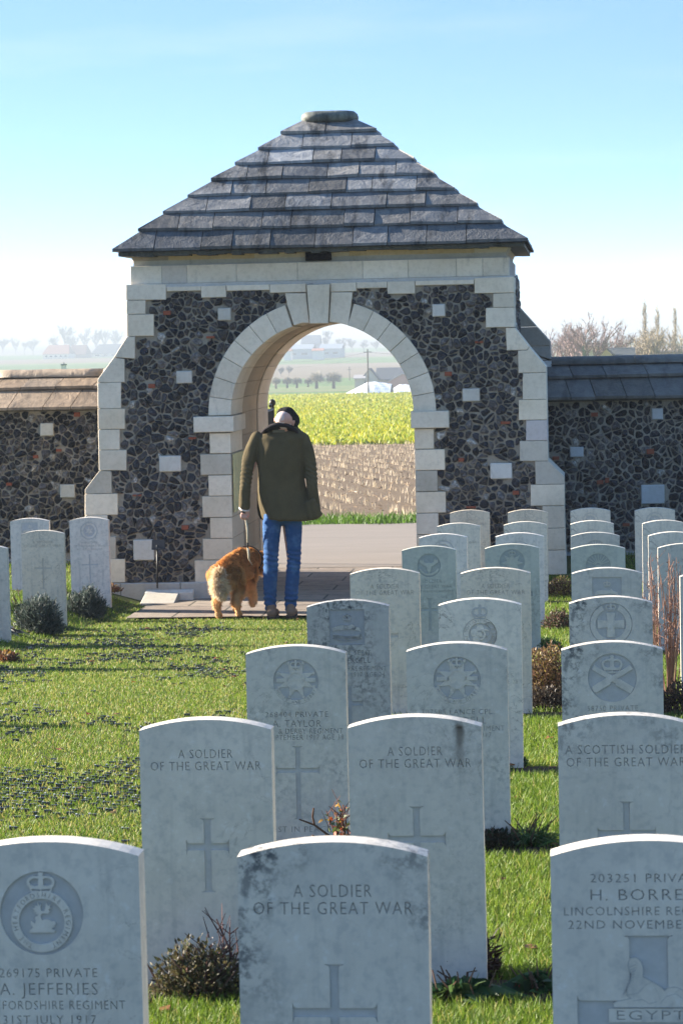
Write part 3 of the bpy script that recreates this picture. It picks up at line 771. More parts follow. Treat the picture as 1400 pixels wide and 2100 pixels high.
# yellow painted sheet on the left reveal
q0, q1 = at(475, 930, F+.06), at(497, 1046, F+.9)
b = MB(); b.box((XL0-.004, F+.07, at(486, 1046, F+.4)[2]), (XL0+.012, F+.93, at(486, 928, F+.4)[2]), (.62, .58, .30))
setp(b.put('notice_panel', TINT), 'pale yellow panel fixed flat on the left inner jamb of the arch', 'panel')

# ------------------------------------------------------------------ boundary walls with stone coping
def boundary(name, label, side):
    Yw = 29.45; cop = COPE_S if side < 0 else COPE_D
    if side < 0:
        xa, xb = -16.0, at(206, 900, Yw)[0]+.25; ang = R(9); px = (0, 205); zr = [at(100, 757.5, Yw+.42)[2]]*2
        ztop_ = at(100, 835, Yw)[2]; zb_ = -1.0
        blocks = [(75,868,105,895), (118,994,151,1022)]; bricks = [(148,846,160,855), (110,922,120,927), (2,992,14,998), (60,935,70,941)]
    else:
        xa, xb = at(1118, 900, Yw)[0]-.1, 9.0; ang = 0.0; zr = [at(1260, 729, Yw+.42)[2]]*2
        ztop_ = at(1260, 813, Yw)[2]; zb_ = -1.0
        blocks = [(1335,837,1359,861), (1167,916,1196,938), (1313,994,1362,1034)]; bricks = [(1211,846,1225,854), (1132,936,1146,943), (1325,921,1340,931), (1223,985,1236,993), (1276,1073,1290,1079), (1240,980,1248,990)]
    xo = xb if side < 0 else xa          # wall swings back about the end that meets the gatehouse
    ca, sa = math.cos(ang), math.sin(ang)
    def tr(x, y, z): dx, dy = x-xo, y-Yw; return (xo+dx*ca+dy*sa*0-dy*0+ (dy*-0), Yw+dy-dx*sa*1.0 if side < 0 else Yw+dy, z)
    zr_ = zr[0]
    root = empty(name, label, 'wall', (xo, Yw+.3, zb_))
    def addbox(b, a, c, col=(1, 1, 1), mi=0):
        n0 = len(b.v); b.box(a, c, col, mi)
        for i in range(n0, len(b.v)): b.v[i] = tr(*b.v[i])
    b = MB(); addbox(b, (xa, Yw+.03, zb_-.2), (xb, Yw+.55, ztop_+.03)); b.put('wall_core', MORT, root)
    sx = [rect(*q, Y=Yw) for q in blocks+bricks]
    vx0, vx1 = (max(xa, -7.6), xb) if side < 0 else (xa, min(xb, 2.6))
    b = MB()
    flint_mesh(b, flint_cells(vx0, vx1, -.74, ztop_, .092, 21+side), lambda x, z: -.72 < z < ztop_-.05 and not any(in_poly(x, z, s_) for s_ in sx), Yw+.035,
               .02 if side < 0 else .012, .055 if side < 0 else .034, .0044, 31+side, tr=tr)
    b.put('flint_facing', FLINT, root)
    b = MB()
    x = xa
    while x < xb-.02:
        w = random.uniform(.5, .9); addbox(b, (x+.002, Yw-.02, zb_-.2), (min(x+w, xb)-.002, Yw+.3, -.735), (.42, .41, .38)); x += w
    b.put('plinth', LIME, root)
    for q in bricks:
        b = MB(); r = rect(*q, Y=Yw); addbox(b, (r[0][0], Yw-.006, r[0][1]), (r[1][0], Yw+.06, r[2][1])); b.put('brick', BRICK, root)
    for q in blocks:
        r = rect(*q, Y=Yw); bb = MB(); n0 = 0; bb.prism(inset(np.array(r), .003), Yw-.022 if side < 0 else Yw-.004, Yw+.1, .008, (.58, .54, .46) if side < 0 else (.55, .56, .56))
        bb.v = [tr(*v) for v in bb.v]; bb.put('stone_block', LIME, root)
    # coping: two courses of leaning slates on each slope and a rounded ridge
    b = MB(); e0 = -.14; ym = Yw+.42
    zs_ = [ztop_+.005, (ztop_+zr_)/2-.015, zr_-.07]; ys_ = [Yw+e0, Yw+.10, ym-.07]
    for sgn in (1, -1):
        for c in range(2):
            x = xa-random.uniform(0, .3); lean = .10 if side < 0 else -.07
            while x < xb:
                w = random.uniform(.24, .46); x2 = x+w
                y0, y1 = ys_[c], ys_[c+1]+.05; z0, z1 = zs_[c]+(.03 if c else 0), zs_[c+1]+.012
                xx0, xx1 = min(max(x+.004, xa), xb), min(max(x2-.004, xa), xb)
                if xx1-xx0 > .03:
                    j = random.uniform(-.004, .006); tk = .03
                    m = (lambda y: y) if sgn > 0 else (lambda y: 2*ym-y)
                    v = [(xx0, m(y0), z0+j-tk), (xx1, m(y0), z0+j-tk), (xx1, m(y0), z0+j), (xx0, m(y0), z0+j), (min(xx0+lean, xb+.1), m(y1), z1-tk), (min(xx1+lean, xb+.1), m(y1), z1-tk), (min(xx1+lean, xb+.1), m(y1), z1), (min(xx0+lean, xb+.1), m(y1), z1)]
                    fs = [(0, 1, 2, 3), (3, 2, 6, 7), (0, 3, 7, 4), (1, 5, 6, 2), (4, 7, 6, 5), (0, 4, 5, 1)]
                    if sgn < 0: fs = [f[::-1] for f in fs]
                    b.add([tr(*q) for q in v], fs, stint())
                x = x2
    addbox(b, (xa, Yw-.06, ztop_-.045), (xb, Yw+.9, ztop_-.022), (.35, .34, .30)); addbox(b, (xa, Yw-.02, ztop_-.02), (xb, Yw+.8, ztop_+.01), (.3, .3, .28))
    addbox(b, (xa, Yw+.31, ztop_), (xb, Yw+.53, zr_-.11), (.3, .3, .3))
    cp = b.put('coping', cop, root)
    b = MB(); x = xa
    while x < xb:
        w = min(random.uniform(.8, 1.3), xb-x); n = 10; v = []
        for xx in np.linspace(x+.002, x+w-.002, 7):
            jz = random.uniform(-.004, .004)
            for k in range(n+1):
                t = math.pi*k/n; v.append(tr(xx, ym-.12*math.cos(t), zr_-.085+.085*math.sin(t)+jz))
        f = []
        for i in range(6):
            for k in range(n): f.append((i*(n+1)+k, (i+1)*(n+1)+k, (i+1)*(n+1)+k+1, i*(n+1)+k+1))
        f.append([k for k in range(n+1)]); f.append([6*(n+1)+k for k in range(n, -1, -1)])
        b.add(v, f, stint()); x += w
    b.put('ridge_roll', cop, cp, True)
boundary('flint_wall', 'dark flint boundary wall left of the gatehouse with stone coping coloured a sunlit tan', -1)
boundary('flint_wall', 'dark flint boundary wall right of the gatehouse with stone coping coloured a shaded grey', 1)

# ------------------------------------------------------------------ headstones
_dg = bpy.context.evaluated_depsgraph_get()
def chain(me):
    """ordered loops of an unfilled outline mesh"""
    adj = {}
    for e in me.edges:
        a, b_ = e.vertices; adj.setdefault(a, []).append(b_); adj.setdefault(b_, []).append(a)
    loops = []; seen = set()
    for a in range(len(me.vertices)):
        if a in seen or a not in adj: continue
        l = [a]; seen.add(a); q = a
        while True:
            nx_ = [w for w in adj[q] if w not in seen]
            if not nx_: break
            q = min(nx_, key=lambda w: abs(w-q)) if len(l) > 1 else min(nx_); seen.add(q); l.append(q)
        if len(l) > 2: loops.append(np.array([tuple(me.vertices[i].co[:2]) for i in l]))
    return loops
_tc = {}
def text_loops(s):
    """outline loops of a line of capitals, cap height 1, centred on x=0, baseline 0"""
    if s in _tc: return _tc[s]
    cu = bpy.data.curves.new('t', 'FONT'); cu.body = s; cu.size = 1.0; cu.align_x = 'CENTER'; cu.resolution_u = 2
    cu.space_character = 1.14; cu.fill_mode = 'NONE'
    o = bpy.data.objects.new('t', cu); COL.objects.link(o)
    dg = bpy.context.evaluated_depsgraph_get(); dg.update()
    me = bpy.data.meshes.new_from_object(o.evaluated_get(dg))
    lp = chain(me); bpy.data.objects.remove(o); bpy.data.meshes.remove(me); bpy.data.curves.remove(cu)
    ar = lambda l: np.sum(l[:, 0]*np.roll(l[:, 1], -1)-np.roll(l[:, 0], -1)*l[:, 1])
    if not lp: _tc[s] = []; return []
    sg = 1 if ar(max(lp, key=lambda l: abs(ar(l)))) > 0 else -1
    lp = [inset(l, sg*0.014) for l in lp]
    allp = np.concatenate(lp); h = 0.655
    xm_ = (allp[:, 0].min()+allp[:, 0].max())/2
    _tc[s] = [(l-np.array([xm_, 0]))/h for l in lp]
    return _tc[s]
def text_line(s, x, y, h, width=None):
    lp = text_loops(s); a = np.concatenate(lp); w = (a[:, 0].max()-a[:, 0].min())*h
    k = 1.0 if width is None else width/w
    return [l*np.array([h*k, h])+np.array([x, y]) for l in lp]
def text_arc(s, cx, cy, r, h, a0, a1, inner=False):
    """letters round a circle from angle a0 to a1 (degrees, 90 = top)"""
    out_ = []; n = len(s)
    for i, ch in enumerate(s):
        if ch == ' ': continue
        t = R(a0+(a1-a0)*(i+.5)/n); rot = t-math.pi/2 if not inner else t+math.pi/2
        c, s_ = math.cos(rot), math.sin(rot)
        for l in text_loops(ch):
            q = l*h*np.array([.92, 1])-np.array([0, h*.5])
            out_.append(np.stack([cx+r*math.cos(t)+q[:, 0]*c-q[:, 1]*s_, cy+r*math.sin(t)+q[:, 0]*s_+q[:, 1]*c], 1))
    return out_
def circ(cx, cy, r, n=40, sx=1.0): return np.array([(cx+r*sx*math.cos(2*math.pi*k/n), cy+r*math.sin(2*math.pi*k/n)) for k in range(n)])
def fill2d(loops, th):
    """flat plate with holes, thickness th; returns verts (x,y,z in 0..th) and faces"""
    cu = bpy.data.curves.new('f', 'CURVE'); cu.dimensions = '2D'; cu.fill_mode = 'BOTH'; cu.extrude = th/2
    for l in loops:
        sp = cu.splines.new('POLY'); sp.points.add(len(l)-1)
        co = np.zeros((len(l), 4)); co[:, :2] = l; co[:, 3] = 1; sp.points.foreach_set('co', co.ravel()); sp.use_cyclic_u = True
    o = bpy.data.objects.new('f', cu); COL.objects.link(o)
    dg = bpy.context.evaluated_depsgraph_get(); dg.update()
    me = bpy.data.meshes.new_from_object(o.evaluated_get(dg))
    n = len(me.vertices); co = np.empty(n*3); me.vertices.foreach_get('co', co); co = co.reshape(-1, 3); co[:, 2] += th/2
    f = [list(p.vertices) for p in me.polygons]
    bpy.data.objects.remove(o); bpy.data.meshes.remove(me); bpy.data.curves.remove(cu)
    return co, f
HW, HH, HT, RISE, REC = .1905, .813, .076, .030, .0055
def outline(n=18, d=0.0):
    Rr = (HW*HW+RISE*RISE)/(2*RISE); a = math.asin(HW/Rr); pts = [(-HW+d, -HH-.25), (HW-d, -HH-.25)]
    for k in range(n+1):
        t = a-2*a*k/n; pts.append(((Rr)*math.sin(t)*(1-d/HW), Rr*math.cos(t)-Rr-d))
    return np.array(pts)
def crossloop(top, bot, arm, half, w, cx=0.0, fl=.6):
    """latin cross with flared ends; y measured down from the apex (negative)"""
    w2 = w/2; e = w*fl; q = e*.7
    pts = [(-w2-e, top), (w2+e, top), (w2+e*.25, top-q*.35), (w2, top-q), (w2, arm+w2), (half-q, arm+w2), (half-q*.35, arm+w2+e*.25), (half, arm+w2+e), (half, arm-w2-e), (half-q*.35, arm-w2-e*.25), (half-q, arm-w2),
           (w2, arm-w2), (w2, bot+q), (w2+e*.25, bot+q*.35), (w2+e, bot)]
    L_ = [(-x, y) for x, y in pts[::-1]]
    return np.array(pts[1:]+L_[:-1])+np.array([cx, 0])
def crown(cx, cy, w, h):
    o_ = [(-.34,0),(.34,0),(.40,.22),(.48,.38),(.50,.55),(.44,.70),(.28,.82),(.10,.80),(.06,.86),(.10,.92),(.06,1.0),(-.06,1.0),(-.10,.92),(-.06,.86),(-.10,.80),(-.28,.82),(-.44,.70),(-.50,.55),(-.48,.38),(-.40,.22)]
    k = np.array([w, h]); c = np.array([cx, cy])
    ls = [np.array(o_)*k+c]
    for s_ in (1, -1):
        ls.append(np.array([(.09*s_,.34),(.22*s_,.30),(.36*s_,.36),(.40*s_,.52),(.33*s_,.66),(.20*s_,.70),(.09*s_,.68)])*k+c)
        ls.append(np.array([(.02*s_,.07),(.30*s_,.07),(.34*s_,.17),(.02*s_,.15)])*k+c)
    return ls
def star(cx, cy, r1, r2, n, rot=90): return np.array([(cx+(r1 if k % 2 == 0 else r2)*math.cos(R(rot+180*k/n)), cy+(r1 if k % 2 == 0 else r2)*math.sin(R(rot+180*k/n))) for k in range(2*n)])
def rotrect(cx, cy, L_, w, ang):
    c, s_ = math.cos(R(ang)), math.sin(R(ang)); return np.array([(cx+x*c-y*s_, cy+x*s_+y*c) for x, y in ((-L_, -w), (L_, -w), (L_, w), (-L_, w))])
def scroll(cx, cy, r, w, a0, a1, n=20):
    t = np.linspace(R(a0), R(a1), n); return np.concatenate([np.stack([cx+(r-w)*np.cos(t), cy+(r-w)*np.sin(t)], 1), np.stack([cx+(r+w)*np.cos(t[::-1]), cy+(r+w)*np.sin(t[::-1])], 1)])
STAG = np.array([(-.62,-.55),(.62,-.55),(.66,-.42),(.45,-.38),(.62,-.25),(.70,-.10),(.62,.02),(.48,-.02),(.42,.06),(.2,.10),(.02,.06),(-.06,.20),(-.02,.36),(.06,.40),(.30,.38),(.46,.50),(.38,.50),(.34,.62),(.52,.66),(.40,.70),(.46,.86),(.32,.76),(.26,.92),(.20,.74),(.16,.56),(.06,.50),
                 (-.04,.54),(-.06,.70),(.02,.88),(-.10,.78),(-.16,.94),(-.22,.76),(-.36,.84),(-.30,.68),(-.46,.62),(-.32,.58),(-.40,.44),(-.22,.46),(-.34,.34),(-.14,.38),(-.20,.30),(-.36,.18),(-.30,.08),(-.34,-.10),(-.46,-.02),(-.54,.06),(-.56,-.14),(-.44,-.30),(-.60,-.40)])
SPH = np.array([(-.98,0),(1.0,0),(1.0,.34),(.92,.50),(.72,.58),(.50,.56),(.42,.48),(.30,.60),(.10,.72),(-.16,.86),(-.14,1.06),(-.20,1.28),(-.34,1.40),(-.50,1.40),(-.56,1.28),(-.58,1.16),(-.54,1.08),(-.56,1.02),(-.48,.96),(-.50,.80),(-.60,.56),(-.62,.34),(-.52,.26),(-.92,.18),(-1.0,.10)])
def badge(kind, cx, cy, r):
    """returns (recess loop, [(loops, z0, thickness)]) measured from the recess floor"""
    H = REC
    if kind == 'square':
        rec = np.array([(cx-r, cy-r), (cx+r, cy-r), (cx+r, cy+r), (cx-r, cy+r)])
        horse = np.array([(-.8,-.1),(-.6,.0),(-.3,-.02),(.2,.04),(.5,-.02),(.8,-.12),(.7,.12),(.45,.2),(.3,.34),(.1,.24),(-.3,.28),(-.6,.22),(-.85,.1)])*r+np.array([cx, cy-.15*r])
        sc = scroll(cx, cy+1.5*r, 2.15*r, .13*r, 248, 292)
        return rec, [([horse], 0, H*.7), ([sc]+text_arc('WEST YORKSHIRE', cx, cy+1.5*r, 2.15*r, .13*r, 249, 291, True), 0, H*.8), (crown(cx, cy+.35*r, .5*r, .4*r), 0, H*.6)]
    rec = circ(cx, cy, r, 48); P = []
    if kind == 'garter_stag':
        c2 = (cx, cy-.20*r); r2 = .735*r
        P.append(([circ(*c2, r2), circ(*c2, r2*.745)]+text_arc('THE\u00b7HERTFORDSHIRE\u00b7REGIMENT', *c2, r2*.87, r2*.155, 250, -70), 0, H))
        P.append(([STAG*r2*.66+np.array(c2)], 0, H*.8)); P.append((crown(cx, cy+.50*r, .68*r, .48*r), 0, H*.9))
    elif kind == 'star_scroll':
        P.append(([star(cx, cy+.08*r, .86*r, .40*r, 8, 67.5)], 0, H*.55))
        P.append(([circ(cx, cy+.05*r, .42*r, 28), circ(cx, cy+.05*r, .34*r, 28)], H*.55, H*.35)); P.append(([np.array([(-.3,-.1),(-.1,.02),(.12,.0),(.3,-.12),(.24,.08),(.05,.16),(-.1,.24),(-.2,.12)])*r+np.array([cx, cy+.05*r])], H*.55, H*.3))
        for s_ in (1, -1): P.append(([rotrect(cx+s_*.60*r, cy+.08*r, .26*r, .085*r, 0)], H*.4, H*.5))
        P.append(([scroll(cx, cy, .90*r, .095*r, 198, 342)]+text_arc('NOTTS AND DERBY', cx, cy, .90*r, .12*r, 202, 338, True), 0, H*.9)); P.append((crown(cx, cy+.55*r, .5*r, .42*r), H*.1, H*.9))
        for k in range(8):
            t = R(22.5+45*k); P.append(([circ(cx+.84*r*math.cos(t), cy+.08*r+.80*r*math.sin(t), .065*r, 10)], 0, H*.8))
    elif kind == 'guns':
        P.append(([rotrect(cx, cy-.04*r, .92*r, .10*r, -31)], 0, H*.7)); P.append(([rotrect(cx+.5*r, cy-.35*r, .36*r, .15*r, -31)], 0, H*.8))
        P.append(([rotrect(cx, cy-.04*r, .92*r, .10*r, 31)], 0, H*.95)); P.append(([rotrect(cx-.45*r, cy-.31*r, .36*r, .15*r, 31)], 0, H)); P.append((crown(cx, cy+.20*r, .86*r, .72*r), 0, H*.8))
        for a_1 in (31, -31):
            for d_ in (-.05, .05): P.append(([rotrect(cx+(.35*r)*math.cos(R(a_1)), cy-.04*r+.35*r*math.sin(R(a_1))+d_*r, .42*r, .012*r, a_1)], H*.95, .0006))
    elif kind == 'rose':
        P.append(([circ(cx, cy, .97*r), circ(cx, cy, .68*r)]+text_arc('HONI\u00b7SOIT\u00b7QUI\u00b7MAL\u00b7Y\u00b7PENSE', cx, cy, .825*r, .17*r, 225, -45), 0, H*1.05))
        P.append(([circ(cx+.34*r*math.cos(R(90+72*k)), cy+.34*r*math.sin(R(90+72*k)), .235*r, 14) for k in range(5)], 0, H*.6))
        P.append(([circ(cx, cy, .34*r, 20), circ(cx, cy, .24*r, 16)], H*.6, H*.3)); P.append(([circ(cx, cy, .13*r, 12)], H*.6, H*.4))
    elif kind == 'stag_head':
        ant = np.array([(0,-.75),(.16,-.4),(.2,-.1),(.5,.05),(.8,.3),(.75,.55),(.62,.4),(.5,.62),(.42,.3),(.18,.2),(0,.25),(-.18,.2),(-.42,.3),(-.5,.62),(-.62,.4),(-.75,.55),(-.8,.3),(-.5,.05),(-.2,-.1),(-.16,-.4)])
        P.append(([ant*r+np.array([cx, cy])], 0, H)); P.append(([scroll(cx, cy+.1*r, .88*r, .09*r, 205, 335)], 0, H*.8))
    elif kind == 'crown_star':
        P.append(([star(cx, cy-.1*r, .88*r, .42*r, 8)], 0, H*.6)); P.append(([circ(cx, cy-.1*r, .46*r), circ(cx, cy-.1*r, .34*r)], H*.6, H*.4)); P.append((crown(cx, cy+.42*r, .56*r, .5*r), 0, H)); P.append(([circ(cx, cy-.1*r, .18*r, 12)], H*.6, H*.3))
    elif kind == 'wreath':
        P.append(([scroll(cx, cy, .84*r, .13*r, 115, 285)], 0, H*.8)); P.append(([scroll(cx, cy, .84*r, .13*r, -105, 65)], 0, H*.8))
        P.append(([np.array([(-.2,-.62),(.2,-.62),(.16,-.16),(.62,-.2),(.62,.2),(.16,.16),(.2,.52),(-.2,.52),(-.16,.16),(-.62,.2),(-.62,-.2),(-.16,-.16)])*r+np.array([cx, cy])], 0, H*.7)); P.append((crown(cx, cy+.62*r, .5*r, .36*r), 0, H)); P.append(([circ(cx, cy, .24*r, 18)], H*.7, H*.3))
    elif kind == 'rays':
        for k in range(9): t = 20+17.5*k; P.append(([rotrect(cx+.55*r*math.cos(R(t)), cy+.05*r+.55*r*math.sin(R(t)), .36*r, .035*r, t)], 0, H*.7))
        P.append(([scroll(cx, cy, .86*r, .07*r, 185, 355)], 0, H*.8)); P.append(([circ(cx, cy-.2*r, .3*r, 20)], 0, H*.7))
    else:       # ring
        P.append(([circ(cx, cy, .9*r), circ(cx, cy, .66*r)], 0, H*.9)); P.append(([star(cx, cy, .52*r, .24*r, 6)], 0, H*.7))
    return rec, P

HM = {}
def hmat(key):
    if key not in HM:
        pr = dict(clean=((.50, .485, .46), .12, .5, 1), pale=((.60, .575, .53), .10, .8, 2), warm=((.57, .525, .455), .25, 1.0, 3), spotty=((.49, .475, .45), .95, .3, 4), dirty=((.36, .365, .37), 1.0, .2, 5),
                  green=((.40, .42, .39), .45, .3, 6), greyish=((.48, .47, .445), .6, .4, 7), black=((.48, .47, .45), .8, .2, 8), white=((.62, .60, .58), .05, .3, 9), rusty=((.48, .47, .45), .3, .4, 10))[key]
        HM[key] = m_headstone('headstone_'+key, pr[0], pr[1], pr[2], pr[3], rust=key == 'rusty')
        t = tuple(x*.72 for x in pr[0]); HM[key+'_cut'] = m_plain('carved_'+key, t, .9, .1, .15, 60); HM[key+'_deep'] = m_plain('badge_floor_'+key, tuple(x*.82 for x in pr[0]), .9, .1, .2, 40); HM[key+'_floor'] = m_plain('recess_'+key, tuple(x*.86 for x in pr[0]), .9, .1, .2, 40)  # letter floors dirty; badge and cross floors carry recess shade in their colour
    return HM[key]
GREAT = [('A SOLDIER', -.111, .0245, .156), ('OF THE GREAT WAR', -.146, .0245, .318)]
CR = dict(top=-.286, bot=-.50, arm=-.368, half=.062, w=.020)
def headstone(x0, s, ytop, key, label, text=GREAT, bad=None, cross=CR, extra=None, Y=None, tilt=0.0, xw=None):
    """x0: left edge in photo pixels, s: photo pixels per metre at the stone, ytop: apex"""
    Y = Y or FPX/s*fw[1]*1.0
    xc_ = x0+HW*s
    a = at(xc_, ytop, Y)
    root = empty('headstone', label, 'headstone', (a[0], Y, a[2]-HH), 'pale war grave headstones in rows')
    root.rotation_euler = (random.uniform(-.006, .006), tilt+random.uniform(-.004, .004), 0)
    holes = []; tl = []; xmin = 9; 
    for (t, y, h, w) in text: tl += text_line(t, 0, y, h, w)
    holes += tl
    cl = crossloop(**cross) if cross else None
    if cl is not None: holes.append(cl)
    rec = None
    if bad: rec, parts = badge(*bad)
    hl = [l for l in holes if np.min(l[:, 1]) > -HH-.2]
    fl = [outline()]+hl+([rec] if rec is not None else [])
    v, f = fill2d(fl, REC)
    b = MB(); conv = lambda v, y0: [(q[0], y0-q[2], q[1]+HH) for q in v]       # plate grows towards the viewer (-Y)
    b.add(conv(v, REC), f)
    o_ = outline(); n = len(o_)
    v2 = [(x, REC, z+HH) for x, z in o_]+[(x, HT-.004, z+HH) for x, z in o_]+[(x*.98, HT, z*1.0+HH-.004) for x, z in o_]
    f2 = [list(range(n))]+[(i, (i+1) % n, n+(i+1) % n, n+i)[::-1] for i in range(n)]+[(n+i, n+(i+1) % n, 2*n+(i+1) % n, 2*n+i)[::-1] for i in range(n)]+[[2*n+i for i in range(n)][::-1]]
    b.add(v2, f2)
    me = b.mesh('slab'); bm = bmesh.new(); bm.from_mesh(me); bmesh.ops.recalc_face_normals(bm, faces=bm.faces); bm.to_mesh(me); bm.free()
    def part(name, me, m):
        o = bpy.data.objects.new(name, me); me.materials.clear(); me.materials.append(m); link(o, root); return o
    part('slab', me, hmat(key))
    if text:
        for grp in [tl]:
            P = np.concatenate(grp); bb = MB(); lo, hi_ = P.min(0)-.001, P.max(0)+.001
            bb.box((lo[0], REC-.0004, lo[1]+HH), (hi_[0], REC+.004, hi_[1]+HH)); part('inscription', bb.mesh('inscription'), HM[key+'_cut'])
    if cl is not None:
        bb = MB(); lo, hi_ = cl.min(0)-.001, cl.max(0)+.001; w = cross['w']*.5+.001
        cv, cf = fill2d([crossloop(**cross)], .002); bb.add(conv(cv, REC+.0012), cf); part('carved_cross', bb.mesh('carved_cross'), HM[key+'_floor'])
        # a fine groove along the arms
    if rec is not None:
        bb = MB()
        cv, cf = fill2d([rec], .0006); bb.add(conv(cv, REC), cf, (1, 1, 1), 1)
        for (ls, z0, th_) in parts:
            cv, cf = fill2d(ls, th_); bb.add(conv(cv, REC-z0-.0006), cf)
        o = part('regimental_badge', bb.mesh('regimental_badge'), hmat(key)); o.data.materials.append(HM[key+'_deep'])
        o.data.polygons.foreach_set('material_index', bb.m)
        # floor of the lettering cut through the badge rings
    for e in (extra or []): e(root, key, conv, part)
    return root
S0, S1, S2, S3, S4, S5, S6, S7, S8 = 1037, 722, 541, 444, 373, 289, 257, 231, 213
ROUND = lambda k, r=.087, y=-.137: (k, 0, y, r)
# column by the lawn path
headstone(-105, S0, 1727, 'clean', 'large near headstone with a lying stag and crown in a lettered ring badge',
          [('269175 PRIVATE', -.276, .0175, .20), ('A. JEFFERIES', -.312, .0235, .20), ('HERTFORDSHIRE REGIMENT', -.342, .0175, .31), ('31ST JULY 1917', -.372, .0175, .19)], ('garter_stag', -.010, -.145, .085), dict(CR, top=-.42, bot=-.70, arm=-.52))
headstone(282, S1, 1476, 'clean', 'clean grey soldier headstone behind a brown bushy plant, left of the rust streaked stone', GREAT+[('KNOWN UNTO GOD', -.668, .0165, .205)])
headstone(502, S2, 1325, 'greyish', 'headstone with round star badge at the lawn edge, thorny rose twigs at its foot',
          [('268404 PRIVATE', -.272, .020, .24), ('A. TAYLOR', -.310, .0255, .185), ('NOTTS. & DERBY REGIMENT', -.336, .019, .35), ('26TH SEPTEMBER 1917 AGE 38', -.360, .019, .355), ('REST IN PEACE', -.715, .021, .24)],
          ROUND('star_scroll'), dict(top=-.385, bot=-.665, arm=-.477, half=.083, w=.018))
headstone(628, S3, 1231, 'dirty', 'darkest mottled headstone, with a square carved panel and scroll',
          [('2 LANCE SERJT.', -.255, .021, .22), ('FOTHERGILL', -.293, .025, .20), ('WEST YORKSHIRE REGIMENT', -.327, .019, .345), ('1ST AUGUST 1917 AGE 24', -.356, .019, .33)], ('square', -.005, -.125, .082), dict(CR, top=-.395, bot=-.62, arm=-.48))
headstone(717, S4, 1166, 'warm', 'cream veined soldier headstone just right of the man, behind the darkest mottled stone', GREAT+[('KNOWN UNTO GOD', -.66, .0165, .20)], cross=dict(CR, top=-.27, bot=-.55, arm=-.37, half=.07))
headstone(824, S5, 1120, 'green', 'greenish headstone with a round stag head badge, in front of the arch right jamb',
          [('A SOLDIER', -.262, .023, .175), ('OF THE GREAT WAR', -.300, .023, .315), ('SEAFORTH HIGHLANDERS', -.330, .017, .33)], ROUND('stag_head', .083), dict(CR, top=-.37, bot=-.6, arm=-.45, half=.07))
headstone(859, S6, 1095, 'white', 'pale headstone with a half hidden ring badge directly behind the stag head stone',
          [('A SOLDIER', -.29, .022, .16), ('OF THE GREAT WAR', -.325, .022, .31)], ROUND('ring'))
headstone(895, S7, 1073, 'pale', 'pale soldier headstone third from the gatehouse end of the path column', [('A SOLDIER', -.150, .0245, .156), ('OF THE GREAT WAR', -.185, .0245, .318)])
headstone(921, S8, 1046, 'warm', 'farthest headstone of the path column, standing against the gatehouse right pier')
# second column
def rust(root, key, conv, part):
    pass
headstone(480, S0, 1727, 'spotty', 'large near soldier headstone with dark lichen clusters along its top, at bottom centre', cross=dict(CR, top=-.247, bot=-.50, arm=-.345, half=.085, w=.0185))
headstone(713, S1, 1470, 'rusty', 'soldier headstone with a brown rust streak below its top edge', cross=dict(CR, top=-.258, bot=-.54, arm=-.352, half=.082, w=.0195))
headstone(833, S2, 1319, 'greyish', 'headstone with round star and crown badge directly behind the rust streaked stone',
          [('307585 LANCE CPL.', -.272, .019, .275), ('J. WINDELL', -.308, .0255, .215), ('NOTTS. & DERBY REGIMENT', -.336, .019, .35), ('9TH OCTOBER 1917', -.362, .019, .25)], ROUND('star_scroll', .090, -.142), dict(CR, top=-.42, bot=-.65, arm=-.5))
headstone(897, S3, 1228, 'pale', 'cream headstone with a crowned rose inside a lettered ring',
          [('71634 PRIVATE', -.30, .019, .22), ('R. HILL', -.335, .0245, .16), ('ROYAL FUSILIERS', -.366, .019, .30), ('4TH OCTOBER 1917 AGE 28', -.395, .019, .34)], ('rose', 0, -.165, .078), dict(CR, top=-.45, bot=-.66, arm=-.53),
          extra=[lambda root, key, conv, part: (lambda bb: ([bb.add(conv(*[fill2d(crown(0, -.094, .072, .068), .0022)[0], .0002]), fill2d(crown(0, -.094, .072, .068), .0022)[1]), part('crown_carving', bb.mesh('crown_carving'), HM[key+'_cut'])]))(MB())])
headstone(943, S4, 1165, 'warm', 'soldier headstone with grey lichen on top, behind the crowned rose stone')
headstone(994, S5, 1116, 'green', 'dark greenish headstone with crowned star badge, standing before the right quoins', [('4211 SERJEANT', -.30, .02, .22), ('OXFORD & BUCKS.', -.335, .02, .28), ('5TH OCTOBER 1917', -.37, .019, .25)], ROUND('crown_star', .09, -.125))
headstone(1015, S6, 1093, 'white', 'white headstone with only its ring badge top showing, behind the dark crowned star stone', [('A SOLDIER', -.29, .022, .16), ('OF THE GREAT WAR', -.325, .022, .31)], ROUND('ring', .085, -.15))
headstone(1032, S7, 1070, 'pale', 'headstone with ring badge and dark specks, second from the right buttress foot', [('A SOLDIER', -.29, .022, .16)], ROUND('ring', .085, -.16))
headstone(1040, S8, 1045, 'warm', 'farthest stone of the middle column, against the right buttress foot', [('A SOLDIER', -.125, .0245, .18), ('OF THE GREAT WAR', -.165, .0245, .318)])
